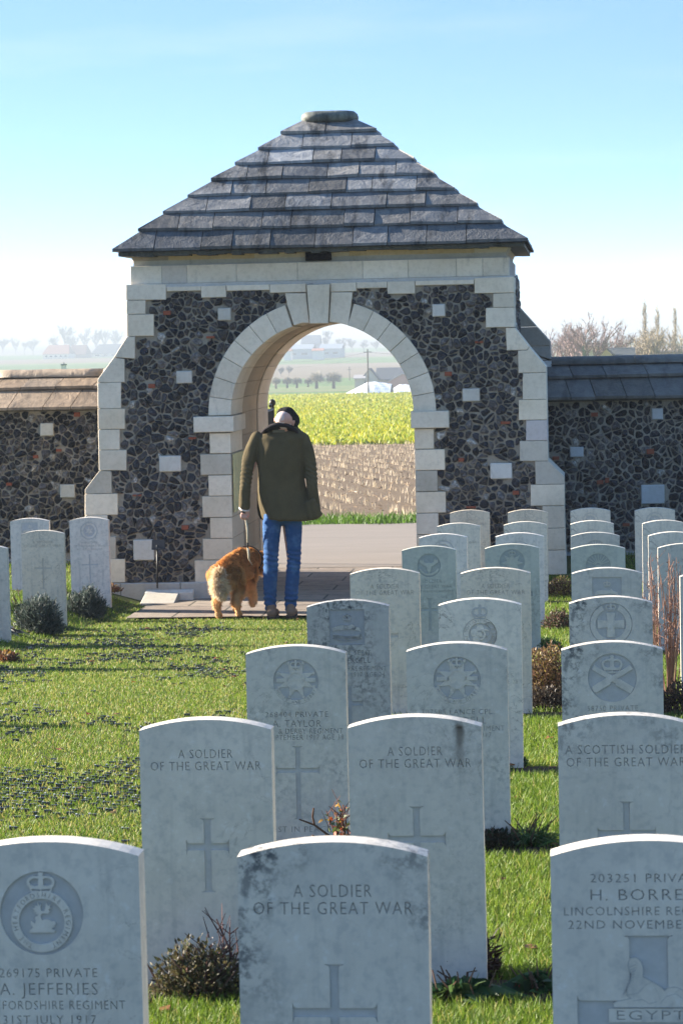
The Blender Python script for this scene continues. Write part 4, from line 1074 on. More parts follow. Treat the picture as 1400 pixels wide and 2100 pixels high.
# third column
def sphinx(root, key, conv, part):
    bb = MB()
    for ls, z0, th_ in (([SPH*.072+np.array([0.0, -.334])], 0, .0064), ([np.array([(-.080, -.364), (.086, -.364), (.086, -.336), (-.080, -.336)])]+text_line('EGYPT', .003, -.359, .018, .135), 0, .0050)):
        cv, cf = fill2d(ls, th_); bb.add(conv(cv, REC-z0), cf)
    for t in np.linspace(0, 1, 9):          # striped headcloth
        x, y = -.024-.016*t*t, -.250-.052*t
        cv, cf = fill2d([rotrect(x-.008, y, .007, .0008, 20+40*t)], .0006); bb.add(conv(cv, REC-.0064), cf, (1, 1, 1), 1)
    lp = SPH*.072+np.array([0.0, -.334]); lines = [[lp, inset(lp, .0013)]]
    seg = lambda pts, w=.0011: [np.concatenate([np.array(pts)*.072+np.array([0, -.334]), np.array(pts)[::-1]*.072+np.array([0, -.334+w])])]
    lines += [seg([(-.52, .98), (-.36, 1.04), (-.30, 1.2), (-.40, 1.32)]), seg([(-.60, .34), (-.30, .40), (-.10, .62), (.10, .72)]), seg([(-.44, .18), (-.2, .22), (.0, .1), (.2, .16)]), seg([(.30, .10), (.46, .30), (.72, .38), (.92, .24)]), seg([(.12, .62), (.26, .36), (.30, .2)])]
    for ls in lines:
        cv, cf = fill2d(ls, .0004); bb.add(conv(cv, REC-.0064), cf, (1, 1, 1), 1)
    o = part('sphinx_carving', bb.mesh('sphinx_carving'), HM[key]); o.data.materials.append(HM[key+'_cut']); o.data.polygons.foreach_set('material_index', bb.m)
headstone(1128, S0, 1724, 'clean', 'large near headstone with a carved sphinx over the word EGYPT, at bottom right',
          [('203251 PRIVATE', -.083, .0165, .225), ('H. BORRELL', -.119, .0215, .225), ('LINCOLNSHIRE REGIMENT', -.149, .0165, .33), ('22ND NOVEMBER 1917', -.176, .0165, .315)],
          None, dict(top=-.190, bot=-.72, arm=-.358, half=.142, w=.076, fl=.14), extra=[sphinx])
headstone(1142, S1, 1467, 'black', 'Scottish soldier headstone with a black lichen patch beside its cross',
          [('A SCOTTISH SOLDIER', -.110, .0245, .34), ('OF THE GREAT WAR', -.146, .0245, .335)], cross=dict(CR, top=-.247, bot=-.50, arm=-.338, half=.082, w=.0185))
headstone(1150, S2, 1317, 'spotty', 'headstone with crossed machine guns and crown in a circle', [('58750 PRIVATE', -.262, .0205, .19), ('W. PALMER', -.298, .0245, .18)], ROUND('guns', .092, -.135))
headstone(1166, S3, 1224, 'spotty', 'headstone with a cross inside a carved wreath, behind the crossed guns stone', [('A SERJEANT', -.31, .022, .2)], ('wreath', 0, -.125, .098))
headstone(1171, S4, 1165, 'greyish', 'headstone with a faint square panel, just left of the bare red stems', [('A SOLDIER', -.29, .022, .16), ('OF THE GREAT WAR', -.325, .022, .31)], ('square', 0, -.13, .08))
headstone(1170, S5, 1117, 'green', 'spotted headstone with a round badge of fanned rays', [('A SOLDIER', -.29, .022, .16), ('OF THE GREAT WAR', -.325, .022, .31)], ROUND('rays', .088, -.15))
headstone(1170, S6, 1092, 'greyish', 'headstone with the top of a dark ring badge showing over the fanned rays stone', [('A SOLDIER', -.29, .022, .16)], ROUND('rays', .085, -.145))
headstone(1169, S7, 1068, 'pale', 'second farthest stone in the column just right of the buttress foot', [('A SOLDIER', -.29, .022, .16)], ROUND('ring', .085, -.16))
headstone(1169, S8, 1042, 'pale', 'farthest stone in the column just right of the buttress foot', [('A SOLDIER', -.27, .022, .16), ('OF THE GREAT WAR', -.305, .022, .31)], ROUND('ring', .075, -.12))
# column at the right edge
headstone(1394, S4, 1171, 'greyish', 'sliver of a headstone cut by the right edge of the frame behind red stems')
headstone(1348, S5, 1115, 'greyish', 'blue grey headstone partly veiled by tall bare red stems at the right edge', [('T. 4107 PRIVATE', -.13, .02, .26), ('ARMY CYCLISTS', -.17, .02, .26)])
headstone(1329, S6, 1091, 'pale', 'third of four overlapping headstones at the right edge, cut by the frame')
headstone(1316, S7, 1067, 'pale', 'second of four overlapping headstones at the right edge, faint lettering under its top', [('A SOLDIER', -.150, .0245, .156), ('OF THE GREAT WAR', -.185, .0245, .318)])
headstone(1301, S8, 1041, 'pale', 'farthest headstone at the right, full width before the dark flint wall', [('A SOLDIER', -.29, .022, .16)], ROUND('ring', .085, -.13))
# block left of the lawn path
headstone(142, S8, 1061, 'white', 'white headstone with ring badge nearest the gatehouse left pier', [('A SOLDIER', -.255, .022, .16), ('OF THE GREAT WAR', -.290, .022, .31), ('N.Z. RIFLE BRIGADE', -.318, .016, .25), ('KNOWN UNTO GOD', -.66, .019, .25)], ROUND('ring', .085, -.13), dict(CR, top=-.36, bot=-.64, arm=-.46, half=.08, w=.012))
headstone(42, 234, 1088, 'warm', 'beige soldier headstone behind a round dark shrub, left of the path', [('A SOLDIER', -.115, .0245, .18), ('OF THE GREAT WAR', -.150, .0245, .33)], cross=dict(CR, top=-.245, bot=-.52, arm=-.335, half=.078, w=.014))
headstone(20, S8, 1063, 'white', 'pale headstone half hidden behind the beige one, by the left flint wall', [('A SOLDIER', -.27, .022, .16)], ('square', 0, -.12, .08))
headstone(-82, S6, 1118, 'clean', 'headstone cut by the left edge of the frame beside a leafy grey plant', [('A SOLDIER', -.27, .022, .16), ('OF THE GREAT WAR', -.30, .022, .3)])
for s_, key in ((S6, 'clean'), (S5, 'pale'), (S4, 'clean'), (S3, 'greyish'), (S2, 'clean')):
    for off in (4.90, 5.51, 6.12, 6.73):
        if s_ == S6 and off < 5: continue
        headstone(1181-off*s_, s_, 868+.828*s_+34, key, 'headstone outside the left edge whose long shadow crosses the lawn', [], None, None)

# ------------------------------------------------------------------ the man
SKIN = m_plain('skin', (.52, .27, .20), .6, .4, .12, 18); SKIN.node_tree.nodes['Principled BSDF'].inputs['Subsurface Weight'].default_value = 0.0
def m_cloth(name, c, sc, var=.25, rough=.9, bump=.5, wr=None):
    k = Mat(name, rough, .15); co = k.co(); n = k.noise(sc, 3, .6, co); n2 = k.noise(9, 4, .6, co)
    base = k.mix(n, tuple(x*(1-var) for x in c), tuple(x*(1+var) for x in c))
    base = k.mix(.6, base, k.ramp(n2, [(.3, .75), (.7, 1.15)]), 'MULTIPLY')
    k.color(base); k.bump(n, bump, .004); return k.m
WOOL = m_cloth('olive_wool', (.080, .062, .031), 220, .4); COLLAR = m_cloth('dark_cord', (.018, .014, .016), 150, .3, .8)
CAPM = m_cloth('dark_cap_cloth', (.012, .011, .011), 160, .4); SUEDE = m_cloth('tan_suede', (.20, .125, .085), 90, .25)
def m_denim():
    k = Mat('blue_denim', .85, .2); co = k.co(); n = k.noise(170, 2, .6, co); n2 = k.noise(7, 4, .6, co); n3 = k.noise(26, 3, .6, k.co('Object', (.6, .6, 2.2)))
    base = k.mix(n, (.010, .048, .145), (.026, .09, .225)); base = k.mix(k.ramp(n2, [(.5, 0.), (.72, .5)]), base, (.10, .22, .38))
    k.color(base); k.bump(k.mix(.7, n, n3), .7, .012); return k.m
DENIM = m_denim()
YM = 25.02
A = lambda x, y, d=0.0: at(x, y, YM+d)
pxm = (A(700, 1000)[0]-A(600, 1000)[0])/100
man = empty('person', 'man in olive coat, blue jeans and dark cap walking away with his head bowed', 'person', tuple(A(577, 1268)))
NK = A(583, 884, .15); HD = A(583, 860, .10); PEL = A(578, 1050, .2)
lk, rk = A(556, 1165, .15), A(601, 1165, .18); lf, rf = A(555, 1250, .15), A(596, 1250, .18)
hand = A(502, 1048, .10)
sh_l, sh_r = A(534, 908, .20), A(616, 908, .20); el_l, el_r = A(507, 975, .13), A(637, 968, .14); wr_l = A(502, 1036, .09); wr_r = A(644, 1025, .11)
P_ = lambda p, *d: np.array(p)+np.array(d)
caps = [(PEL, .10, P_(PEL, .0, 0, .3), .10), (P_(PEL, 0, 0, .3), .10, A(577, 930, .2), .105), (A(577, 920, .2), .08, NK, .058), (NK, .058, P_(HD, 0, 0, -.02), .066),
        (HD, .078, P_(HD, .012, .07, -.005), .078), (P_(HD, .012, .07, .0), .080, P_(HD, .02, .10, -.05), .055), (P_(HD, .03, .165, -.055), .018, P_(HD, .035, .185, -.075), .016),
        (P_(HD, .02, .12, -.09), .045, P_(HD, .03, .15, -.11), .03),
        (A(602.5, 866, .11), .012, A(601, 858, .12), .016), (A(601, 872, .11), .009, A(602.5, 864, .11), .012), (A(564, 864, .11), .010, A(564.5, 858, .12), .012),
        (sh_l, .045, el_l, .040), (el_l, .040, wr_l, .030), (wr_l, .030, hand, .034), (sh_r, .045, el_r, .040), (el_r, .040, wr_r, .030),
        (P_(PEL, -.06, 0, -.02), .07, lk, .045), (lk, .045, lf, .034), (P_(PEL, .06, 0, -.02), .07, rk, .045), (rk, .045, rf, .034)]
# left hand: palm with four curled fingers and a thumb closed on the lead
h0 = hand
caps.append((P_(h0, -.012, 0, .0), .026, P_(h0, .014, .0, -.022), .024))
for i, (dx, ln) in enumerate(((-.030, .030), (-.013, .036), (.004, .038), (.020, .030))):
    k0 = P_(h0, dx, -.012, -.030); k1 = P_(k0, -.002, -.012, -ln*.8); k2 = P_(k1, .006, .018, -.016); k3 = P_(k2, .004, .020, .010)
    caps += [(k0, .0098, k1, .0092), (k1, .0092, k2, .0085), (k2, .0085, k3, .0075)]
caps += [(P_(h0, .030, .006, -.008), .011, P_(h0, .036, .014, -.036), .010), (P_(h0, .036, .014, -.036), .010, P_(h0, .022, .026, -.056), .0085)]
blob('body', caps, SKIN, man, .006, 3)
# short grey hair round the back of the head
HAIRM = m_plain('short_grey_hair', (.54, .41, .36), .8, .3, .15, 60)
blob('hair', [(P_(HD, -.004, .002, .0), .0805, P_(HD, .006, .055, .008), .083), (P_(HD, -.002, .004, -.03), .070, P_(HD, 0, .05, -.03), .074), (P_(HD, -.050, .01, -.015), .034, P_(HD, -.05, .05, .0), .04), (P_(HD, .045, .015, -.01), .037, P_(HD, .05, .05, .0), .04)], HAIRM, man, .008, 4)
# cap: a dark flat crown that sits forward and slopes down on the right side
cv, cf = [], []
capc = [(A(589, 852, .145), .083, A(597, 862, .18), .082), (A(581, 849, .145), .064, A(589, 847, .19), .060), (A(601, 866, .17), .044, A(604, 876, .22), .034), (A(592, 850, .22), .06, A(596, 866, .29), .03)]
blob('cap', capc, CAPM, man, .008, 5)
b = MB()
for dx in (-.028, .034):
    v_, f_ = loft([(HD[0]+.03+dx, HD[1]+.155, HD[2]-.035+dz, r_2, r_2) for dz, r_2 in ((-.012, .003), (-.006, .010), (0, .012), (.006, .010), (.012, .003))], 10, 2); b.add(v_, f_, (.1, .08, .07))
b.put('eyes', TINT, man, True)
# coat: torso, sleeves, skirts as one garment
rows = [(876, 553, 606, .075), (884, 540, 612, .095), (891, 527, 622, .115), (900, 521, 628, .13), (915, 521, 620, .14), (940, 522, 619, .150), (970, 523, 620, .152), (1000, 523, 624, .155), (1025, 523, 632, .165), (1045, 523, 646, .175), (1058, 526, 656, .178), (1066, 531, 650, .178), (1069.5, 560, 640, .16)]
rg_ = []
for py, xl, xr, ry in rows:
    c = (A(xl, py)[0]+A(xr, py)[0])/2; rg_.append((c, YM+.19-(.03 if py > 1000 else 0)*0, A((xl+xr)/2, py)[2], (A(xr, py)[0]-A(xl, py)[0])/2, ry))
rg_ = rg_[::-1]
def tubecaps(pts): return [(pts[i][0], pts[i][1], pts[i+1][0], pts[i+1][1]) for i in range(len(pts)-1)]
sl = [(A(528, 898, .17), .062), (A(519, 918, .16), .066), (A(511, 945, .14), .066), (A(506.5, 975, .13), .058), (A(503, 1005, .10), .051), (A(502, 1037, .09), .049)]
sr = [(A(622, 901, .17), .060), (A(628, 920, .16), .062), (A(633, 945, .16), .064), (A(637, 968, .14), .062), (A(641, 1000, .10), .054), (A(644, 1022, .11), .052), (A(646, 1045, .14), .054)]
flap = [(A(641, 1028, .02), .035, A(647, 1058, .03), .038), (A(630, 1030, .03), .03, A(640, 1060, .03), .035), (A(650, 1040, .04), .03, A(654, 1058, .04), .026)]
def coat_fn(co, no):
    d = vnoise(co, np.array([9, 9, 4.]), 2)*.009+vnoise(co, np.array([15, 15, 2.5]), 12)*.008+vnoise(co, np.array([24, 24, 12.]), 4)*.0045
    # sleeve creases round the elbows
    e = np.exp(-((co[:, 2]-el_r[2])/.10)**2)*(co[:, 0] > A(625, 960)[0])+np.exp(-((co[:, 2]-el_l[2])/.12)**2)*(co[:, 0] < A(517, 960)[0])
    d = d+e*.005*np.sin((co[:, 2]+.5*co[:, 0])*150)
    # the left skirt swings out so that its back catches the low light
    w = sstep(-(co[:, 2]), -A(560, 985)[2], -A(560, 1062)[2])*(1-sstep(co[:, 0], A(546, 1030)[0], A(553, 1030)[0]))*(co[:, 1] < YM+.2)*sstep(co[:, 0], A(517, 1030)[0], A(521, 1030)[0])
    co = co.copy(); co[:, 1] += w*np.clip((A(552, 1030)[0]-co[:, 0]), 0, .2)*1.0
    return co+no*d[:, None]
coat = blob('coat', tubecaps(sl)+tubecaps(sr)+flap, WOOL, man, .007, 4, [loft(rg_, 40, 2.5)], coat_fn)
# collar
b = MB(); ring = []
cpts = [(537, 887, .10), (545, 880, .075), (556, 874, .058), (570, 870.5, .048), (585, 871.5, .048), (597, 876.5, .065), (607, 884, .09), (612, 891, .12)]
b.tube([A(x, y, d) for x, y, d in cpts], [.010, .016, .020, .023, .023, .020, .016, .011], 10)
b.tube([A(x, y+3, d+.045) for x, y, d in cpts], [.015, .024, .028, .03, .03, .028, .024, .015], 10)
b.put('collar', COLLAR, coat, True)
b = MB(); l0, l1 = A(559.5, 884, .078), A(584, 884, .078)
b.box((l0[0], l0[1]-.006, l0[2]-.014), (l1[0], l1[1]+.03, l0[2]+.010)); b.put('hanger_tab', m_cloth('tab_cloth', (.13, .11, .07), 200), coat)
b = MB(); b.tube([A(x, y, .09+dy) for x, y, dy in ((490.5, 1041, 0), (495, 1046, -.045), (503, 1048, -.055), (511, 1047, -.03))], .007, 8, (.55, .5, .45)); b.tube([A(x, y, .09+dy) for x, y, dy in ((490, 1045, 0), (495, 1050, -.045), (503, 1052, -.055))], .006, 8, (.03, .03, .03)); b.put('cuff_strap', TINT, coat, True)
# jeans
def leg(pts, d): 
    out_ = []
    for py, xl, xr in pts:
        c = A((xl+xr)/2, py, d); r = (A(xr, py)[0]-A(xl, py)[0])/2; out_.append((c, r))
    return tubecaps(out_)
Lg = [(1062, 541, 582), (1074, 538, 577), (1095, 538.5, 575), (1133, 540.5, 571.5), (1160, 540, 571), (1181, 539, 569.5), (1205, 540, 568), (1228, 541, 567), (1245, 543.5, 567)]
Rg = [(1062, 578, 619), (1074, 582, 620), (1095, 584, 619.5), (1120, 587, 618), (1145, 588.5, 617), (1181, 586, 614.5), (1205, 584, 612.5), (1228, 582.5, 611), (1245, 584, 606.5)]
def jean_fn(co, no):
    z = co[:, 2]; zk = A(560, 1150)[2]; zb_ = A(560, 1240)[2]
    e = np.exp(-((z-zk)/.10)**2)*.8+np.exp(-((z-zb_)/.11)**2)*1.0+.25
    d = e*(.0045*np.sin(z*130+4*vnoise(co, 9., 3)+co[:, 0]*25)+.004*vnoise(co, np.array([20, 20, 45.]), 6))
    return co+no*d[:, None]
blob('jeans', leg(Lg, .15)+leg(Rg, .18)+[(A(562, 1056, .17), .10, A(598, 1056, .17), .10)], DENIM, man, .008, 3, None, jean_fn)
for x0, x1, dx, yg in ((543, 570, .02, 1270.5), (584, 609, .012, 1269)):
    c = A((x0+x1)/2, 1260, .12); r = (x1-x0)/2*pxm*.92; zg = A((x0+x1)/2, yg)[2]
    bt = blob('boot', [(P_(c, 0, .0, .06), r*.80, (c[0], c[1], zg+.07), r*.84), ((c[0], c[1], zg+.06), r*.86, (c[0]+dx*.5, c[1]-.05, zg+.045), r*.8), ((c[0], c[1]+.02, zg+.055), r*.86, (c[0]+dx, c[1]+.15, zg+.04), r*.72)], SUEDE, man, .008, 4)
    b = MB(); v_, f_ = loft([(c[0]+dx*.4, c[1]+.04, zg-.008, r*.98, .155), (c[0]+dx*.4, c[1]+.04, zg+.020, r*1.0, .160)], 24, 2.4); b.add(v_, f_, (.05, .035, .028)); b.put('sole', TINT, bt)

# ------------------------------------------------------------------ the dog
YD = 25.10; d0 = at(461, 1268.5, YD); dog = empty('dog', 'golden retriever with fluffy tail walking on a lead beside the man', 'dog', tuple(d0))
ca_, sa_ = math.cos(R(12)), math.sin(R(12)); cen = at(466, 1180, YD+.16)
def D(f, s, z):
    f = f*.88; s = s if f < .58 else s*.55
    return np.array([cen[0]+f*sa_+s*ca_, cen[1]+f*ca_-s*sa_, d0[2]+z*.955])
DK = 1.0
dc = [(D(-.02, 0, .46), .105, D(.2, 0, .475), .120), (D(.2, 0, .475), .120, D(.42, 0, .465), .140), (D(.42, 0, .465), .140, D(.55, .01, .45), .135), (D(.5, 0, .55), .075, D(.60, .01, .53), .085), (D(.0, 0, .52), .055, D(.25, 0, .545), .062), (D(.25, 0, .545), .062, D(.48, 0, .565), .07),
      (D(.56, .01, .50), .105, D(.70, .07, .53), .092), (D(.70, .07, .53), .085, D(.79, .15, .50), .082), (D(.79, .15, .50), .078, D(.83, .22, .46), .055), (D(.83, .22, .45), .046, D(.87, .31, .41), .032),
      (D(.80, .24, .41), .026, D(.85, .30, .385), .02),
      (D(.72, .19, .50), .020, D(.70, .23, .41), .030), (D(.79, .05, .50), .020, D(.81, .04, .42), .030),
      # hind legs
      (D(-.01, -.075, .42), .092, D(.07, -.085, .29), .060), (D(.07, -.085, .29), .056, D(-.10, -.075, .16), .032), (D(-.10, -.075, .16), .030, D(-.075, -.075, .04), .027), (D(-.075, -.075, .03), .030, D(-.02, -.075, .022), .028),
      (D(.01, .075, .42), .092, D(.13, .085, .29), .060), (D(.13, .085, .29), .056, D(.02, .08, .16), .032), (D(.02, .08, .16), .030, D(.07, .08, .04), .027), (D(.07, .08, .03), .030, D(.125, .08, .022), .028),
      # front legs, the right one lifting
      (D(.50, -.07, .42), .075, D(.47, -.075, .28), .046), (D(.47, -.075, .28), .042, D(.50, -.075, .05), .028), (D(.50, -.075, .03), .032, D(.55, -.075, .024), .030),
      (D(.52, .07, .42), .075, D(.52, .075, .27), .046), (D(.52, .075, .27), .042, D(.60, .08, .17), .030), (D(.60, .08, .17), .028, D(.55, .08, .075), .030),
      # tail
      (D(-.08, -.02, .47), .045, D(-.16, -.035, .40), .036), (D(-.16, -.035, .40), .034, D(-.17, -.035, .29), .040), (D(-.17, -.035, .29), .036, D(-.13, -.01, .24), .036)]
FURM = m_grass('dog_fur', .25); FURM.node_tree.nodes['Principled BSDF'].inputs['Roughness'].default_value = .6
SKD = m_plain('dog_undercoat', (.50, .25, .08), .9, .1, .2, 30)
dc = [(p0, r0_*.90, p1, r1*.90) for p0, r0_, p1, r1 in dc]
db = blob('body', dc, SKD, dog, .010, 5)
def surf_points(ob, n):
    me = ob.data; me.calc_loop_triangles(); nv = len(me.vertices); co = np.empty(nv*3); me.vertices.foreach_get('co', co); co = co.reshape(-1, 3)
    vn = np.empty(nv*3); me.vertices.foreach_get('normal', vn); vn = vn.reshape(-1, 3)
    t = np.empty(len(me.loop_triangles)*3, int); me.loop_triangles.foreach_get('vertices', t); t = t.reshape(-1, 3)
    a, b_, c = co[t[:, 0]], co[t[:, 1]], co[t[:, 2]]; ar = np.linalg.norm(np.cross(b_-a, c-a), axis=1); ix = rng.choice(len(t), n, p=ar/ar.sum())
    u, v = rng.random((2, n)); m_ = u+v > 1; u[m_] = 1-u[m_]; v[m_] = 1-v[m_]; w = 1-u-v
    P = co[t[ix, 0]]*w[:, None]+co[t[ix, 1]]*u[:, None]+co[t[ix, 2]]*v[:, None]; N = vn[t[ix, 0]]*w[:, None]+vn[t[ix, 1]]*u[:, None]+vn[t[ix, 2]]*v[:, None]
    return P, N/(np.linalg.norm(N, axis=1, keepdims=True)+1e-9)
def fur(ob, n):
    P, N = surf_points(ob, n); o3 = np.array(dog.location); Wp = P+o3
    rel = Wp-cen; f = rel[:, 0]*sa_+rel[:, 1]*ca_; s = rel[:, 0]*ca_-rel[:, 1]*sa_; z = Wp[:, 2]-d0[2]
    back = np.array([-sa_, -ca_, 0]); G = np.array([0, 0, -1.0])
    low = 1-sstep(z, .18, .42)
    Dr = back*(.9-.6*low[:, None])+G*(.35+.75*low[:, None])*(np.abs(N[:, 2:3]) < .97)+N*.33+rng.normal(size=P.shape)*.16
    # wavy locks
    wv = vnoise(Wp, 16., 5)[:, None]+.7*vnoise(Wp, 34., 9)[:, None]; Dr += wv*np.cross(N, back)*.75+N*.25*vnoise(Wp, 24., 12)[:, None]; lock = .5+.5*vnoise(Wp*np.array([1, 1, .6]), 38., 15)
    Ln = .030+.012*rng.random(n)
    tail = (f < -.105)&(z > .2); hindf = (f < .12)&(z < .42)&(z > .13)&(N@back > .1); belly = (N[:, 2] < -.4)&(z > .2); foref = (f > .40)&(f < .56)&(z < .40)&(z > .10)&(N@back > .0)
    Ln = np.where(tail, .075, Ln); Ln = np.where(hindf | foref, .052, Ln); Ln = np.where(belly, .05, Ln); Ln = np.where(z < .10, .014, Ln); Ln = np.where(f > .74, .018, Ln)
    Dr[tail] = N[tail]*.75+G*.5+back*.3+rng.normal(size=(tail.sum(), 3))*.25
    gold = np.array([.66, .385, .155]); deep = np.array([.47, .235, .08]); cream = np.array([.72, .60, .44]); light = np.array([.78, .52, .25])
    t = np.clip(.5+.5*vnoise(Wp, 9., 8)+.15*rng.normal(size=n), 0, 1)[:, None]; C = deep*(1-t)+gold*t
    lw = (1-sstep(z, .20, .50))[:, None]; C = C*(1-lw*.75)+light*lw*.75
    C[tail] = cream*(.8+.35*rng.random((tail.sum(), 1))); hf = hindf & ~tail; C[hf] = C[hf]*.4+np.array([.58, .36, .16])*.6
    C *= (.80+.25*rng.random((n, 1))+.5*lock[:, None]); C = np.clip(C, 0, .92)
    Ln = Ln*1.12; o = blades('fur', P, Dr, Ln, .0050, C, FURM, None, .25, side=N.astype(np.float32)); o.parent = ob; return o
fur(db, 52000)
b = MB()
nosec = D(.885, .34, .405); v_, f_ = loft([(nosec[0], nosec[1], nosec[2]+dz, r_2, r_2) for dz, r_2 in ((-.014, .006), (-.006, .016), (.004, .018), (.012, .009))], 12, 2); b.add(v_, f_, (.02, .017, .016)); b.put('nose', TINT, dog, True)
b = MB()
for q in (D(.84, .24, .49), D(.865, .20, .49)):
    v_, f_ = loft([(q[0], q[1], q[2]+dz, r_2, r_2) for dz, r_2 in ((-.009, .003), (-.004, .009), (.004, .009), (.009, .003))], 10, 2); b.add(v_, f_, (.02, .012, .008))
b.put('eyes', TINT, dog, True)
b = MB(); cpt = []
for k in range(19):
    t = 2*math.pi*k/18; cpt.append(D(.60+.02*math.cos(t)-.03*math.sin(t), .03+.135*math.cos(t), .52+.135*math.sin(t)))
b.tube(cpt, .007, 6, (.03, .028, .025)); b.put('collar', TINT, dog, True)
# the lead
lead = empty('dog_lead', 'cream and black dog lead hanging from the hand of the man', 'lead', tuple(h0))
ln = [P_(h0, .0, .01, -.025), P_(h0, .004, .01, -.06), at(507, 1085, 25.15), at(508, 1112, 25.2)]
b = MB(); b.tube(ln, .0085, 8, (.55, .48, .36)); b.tube([q+np.array([-.012, .004, 0]) for q in ln[1:]], .004, 6, (.03, .03, .025)); b.put('strap', TINT, lead, True)
b = MB(); b.tube([at(508, 1112, 25.2), at(508.6, 1124, 25.23)], .008, 8, (.012, .012, .012)); b.put('buckle', TINT, lead, True)
b = MB(); b.tube([at(508.6, 1123, 25.23), at(509.5, 1135, 25.26), at(510.5, 1146, 25.30)], .0095, 8, (.60, .53, .38)); b.tube([at(510.3, 1144, 25.30), at(513, 1152, 25.33), at(517, 1158.5, 25.40)], .0055, 8, (.50, .43, .30)); b.put('strap', TINT, lead, True)

# ------------------------------------------------------------------ small things by the gate
st = empty('stake_sign', 'small black plate on a thin stake before the flint pier', 'sign', tuple(at(323, 1203, 26.75)))
b = MB(); b.tube([at(323, 1206, 26.75), at(322.5, 1118, 26.75)], .009, 8); b.put('stake', BLACK, st, True)
q0, q1 = at(311, 1127, 26.72), at(336, 1108, 26.72); b = MB()
b.add([(q0[0], q0[1], q0[2]), (q1[0]+.006, q0[1], q0[2]), (q1[0], q0[1]+.09, q1[2]), (q0[0]-.008, q0[1]+.09, q1[2]), (q0[0], q0[1]+.03, q0[2]-.006), (q1[0]+.006, q0[1]+.03, q0[2]-.006), (q1[0], q0[1]+.12, q1[2]-.004), (q0[0]-.008, q0[1]+.12, q1[2]-.004)],
      [(0, 1, 2, 3), (4, 7, 6, 5), (0, 4, 5, 1), (1, 5, 6, 2), (2, 6, 7, 3), (3, 7, 4, 0)]); b.put('plate', BLACK, st)
ld = empty('stone_kerb', 'low pale stone kerb slab between lawn and paving, beside the flint pier', 'kerb', tuple(at(330, 1236, 26.8)))
kf, kb, kr = at(287, 1232, 26.75), at(312, 1205.5, 27.19), at(358, 1232, 26.75); xa, xb, zt_ = kf[0], kr[0], kf[2]-.025
def ramp(x0, x1, y0, y1, za, zb__, col):
    b = MB(); e = .008; z0 = zt_-.25
    v = [(x0, y0, z0), (x1, y0, z0), (x1, y1, z0), (x0, y1, z0), (x0, y0, za-e), (x1, y0, za-e), (x1, y1, zb__-e), (x0, y1, zb__-e), (x0+e, y0+e, za), (x1-e, y0+e, za), (x1-e, y1-e, zb__), (x0+e, y1-e, zb__)]
    b.add(v, [(0, 3, 2, 1), (0, 1, 5, 4), (1, 2, 6, 5), (2, 3, 7, 6), (3, 0, 4, 7), (4, 5, 9, 8), (5, 6, 10, 9), (6, 7, 11, 10), (7, 4, 8, 11), (8, 9, 10, 11)], col); return b
zk = kb[2]-.02
ramp(xa, xb, 26.75, 27.09, zt_, zt_+(zk-zt_)*.75, (.46, .43, .37)).put('slab', LIME, ld)
ramp(xa-.004, at(398, 1210, 27.19)[0], 27.095, 27.19, zt_+(zk-zt_)*.8, zk, (.64, .60, .53)).put('end_block', LIME, ld)
ig = empty('iron_gate', 'open black iron gate leaf seen edge-on behind the man', 'gate', tuple(at(548, 1165, 30.7)))
g0, gz0, gz1 = at(549, 1000, 30.68), at(549, 1172, 30.68)[2], at(549, 833, 30.68)[2]
gd = np.array([-.03, 1.0, 0]); b = MB()
ends = [g0*np.array([1, 1, 0])+gd*t for t in (0.0, .92)]
for z in (gz0+.10, (gz0+gz1)/2, gz1-.06): b.tube([P_(ends[0], 0, 0, z), P_(ends[1], 0, 0, z)], .016, 6)
for e in ends: b.tube([P_(e, 0, 0, gz0), P_(e, 0, 0, gz1)], .022, 8)
b.put('frame', BLACK, ig)
for i in range(1, 8):
    e = ends[0]+gd*.92*i/8; b = MB(); b.tube([P_(e, 0, 0, gz0+.1), P_(e, 0, 0, gz1-.06)], .009, 6); b.put('bar', BLACK, ig)
b = MB(); b.tube([(XL0+.02, g0[1]-.02, gz1+.0), (g0[0]+.05, g0[1]+.03, gz1+.01)], .018, 8); b.put('hinge', BLACK, ig)
b = MB(); q = ends[1]; v_, f_ = loft([(q[0], q[1], gz1+dz, r_2, r_2) for dz, r_2 in ((-.02, .02), (-.005, .034), (.02, .040), (.045, .03), (.058, .01))], 12, 2); b.add(v_, f_); b.put('finial', BLACK, ig, True)

# ------------------------------------------------------------------ lawn
def inpath(X, Y): return (X > -4.45) & (X < -1.36)
def grass_pts(n, Y0, Y1, marg=1.7):
    Y = Y0+(Y1-Y0)*rng.random(n)**1.0; xl = at(0, 1200, 1.0)[0]*Y-marg; xr = at(1400, 1200, 1.0)[0]*Y+marg
    X = xl+(xr-xl)*rng.random(n); return X, Y
GP = []
for (n, a0, a1) in ((330000, 5.0, 8.5), (290000, 8.5, 13), (230000, 13, 18.5), (210000, 18.5, 27.2), (26000, 27.2, 29.4)):
    X, Y = grass_pts(n, a0, a1); GP.append(np.stack([X, Y], 1))
GP = np.concatenate(GP); X, Y = GP[:, 0], GP[:, 1]
pav = (X > -4.27) & (X < -.80) & (Y > 25.26); X, Y = X[~pav], Y[~pav]
inside = (Y > 26.9) & (X > -5.0) & (X < 0.0); X, Y = X[~inside], Y[~inside]
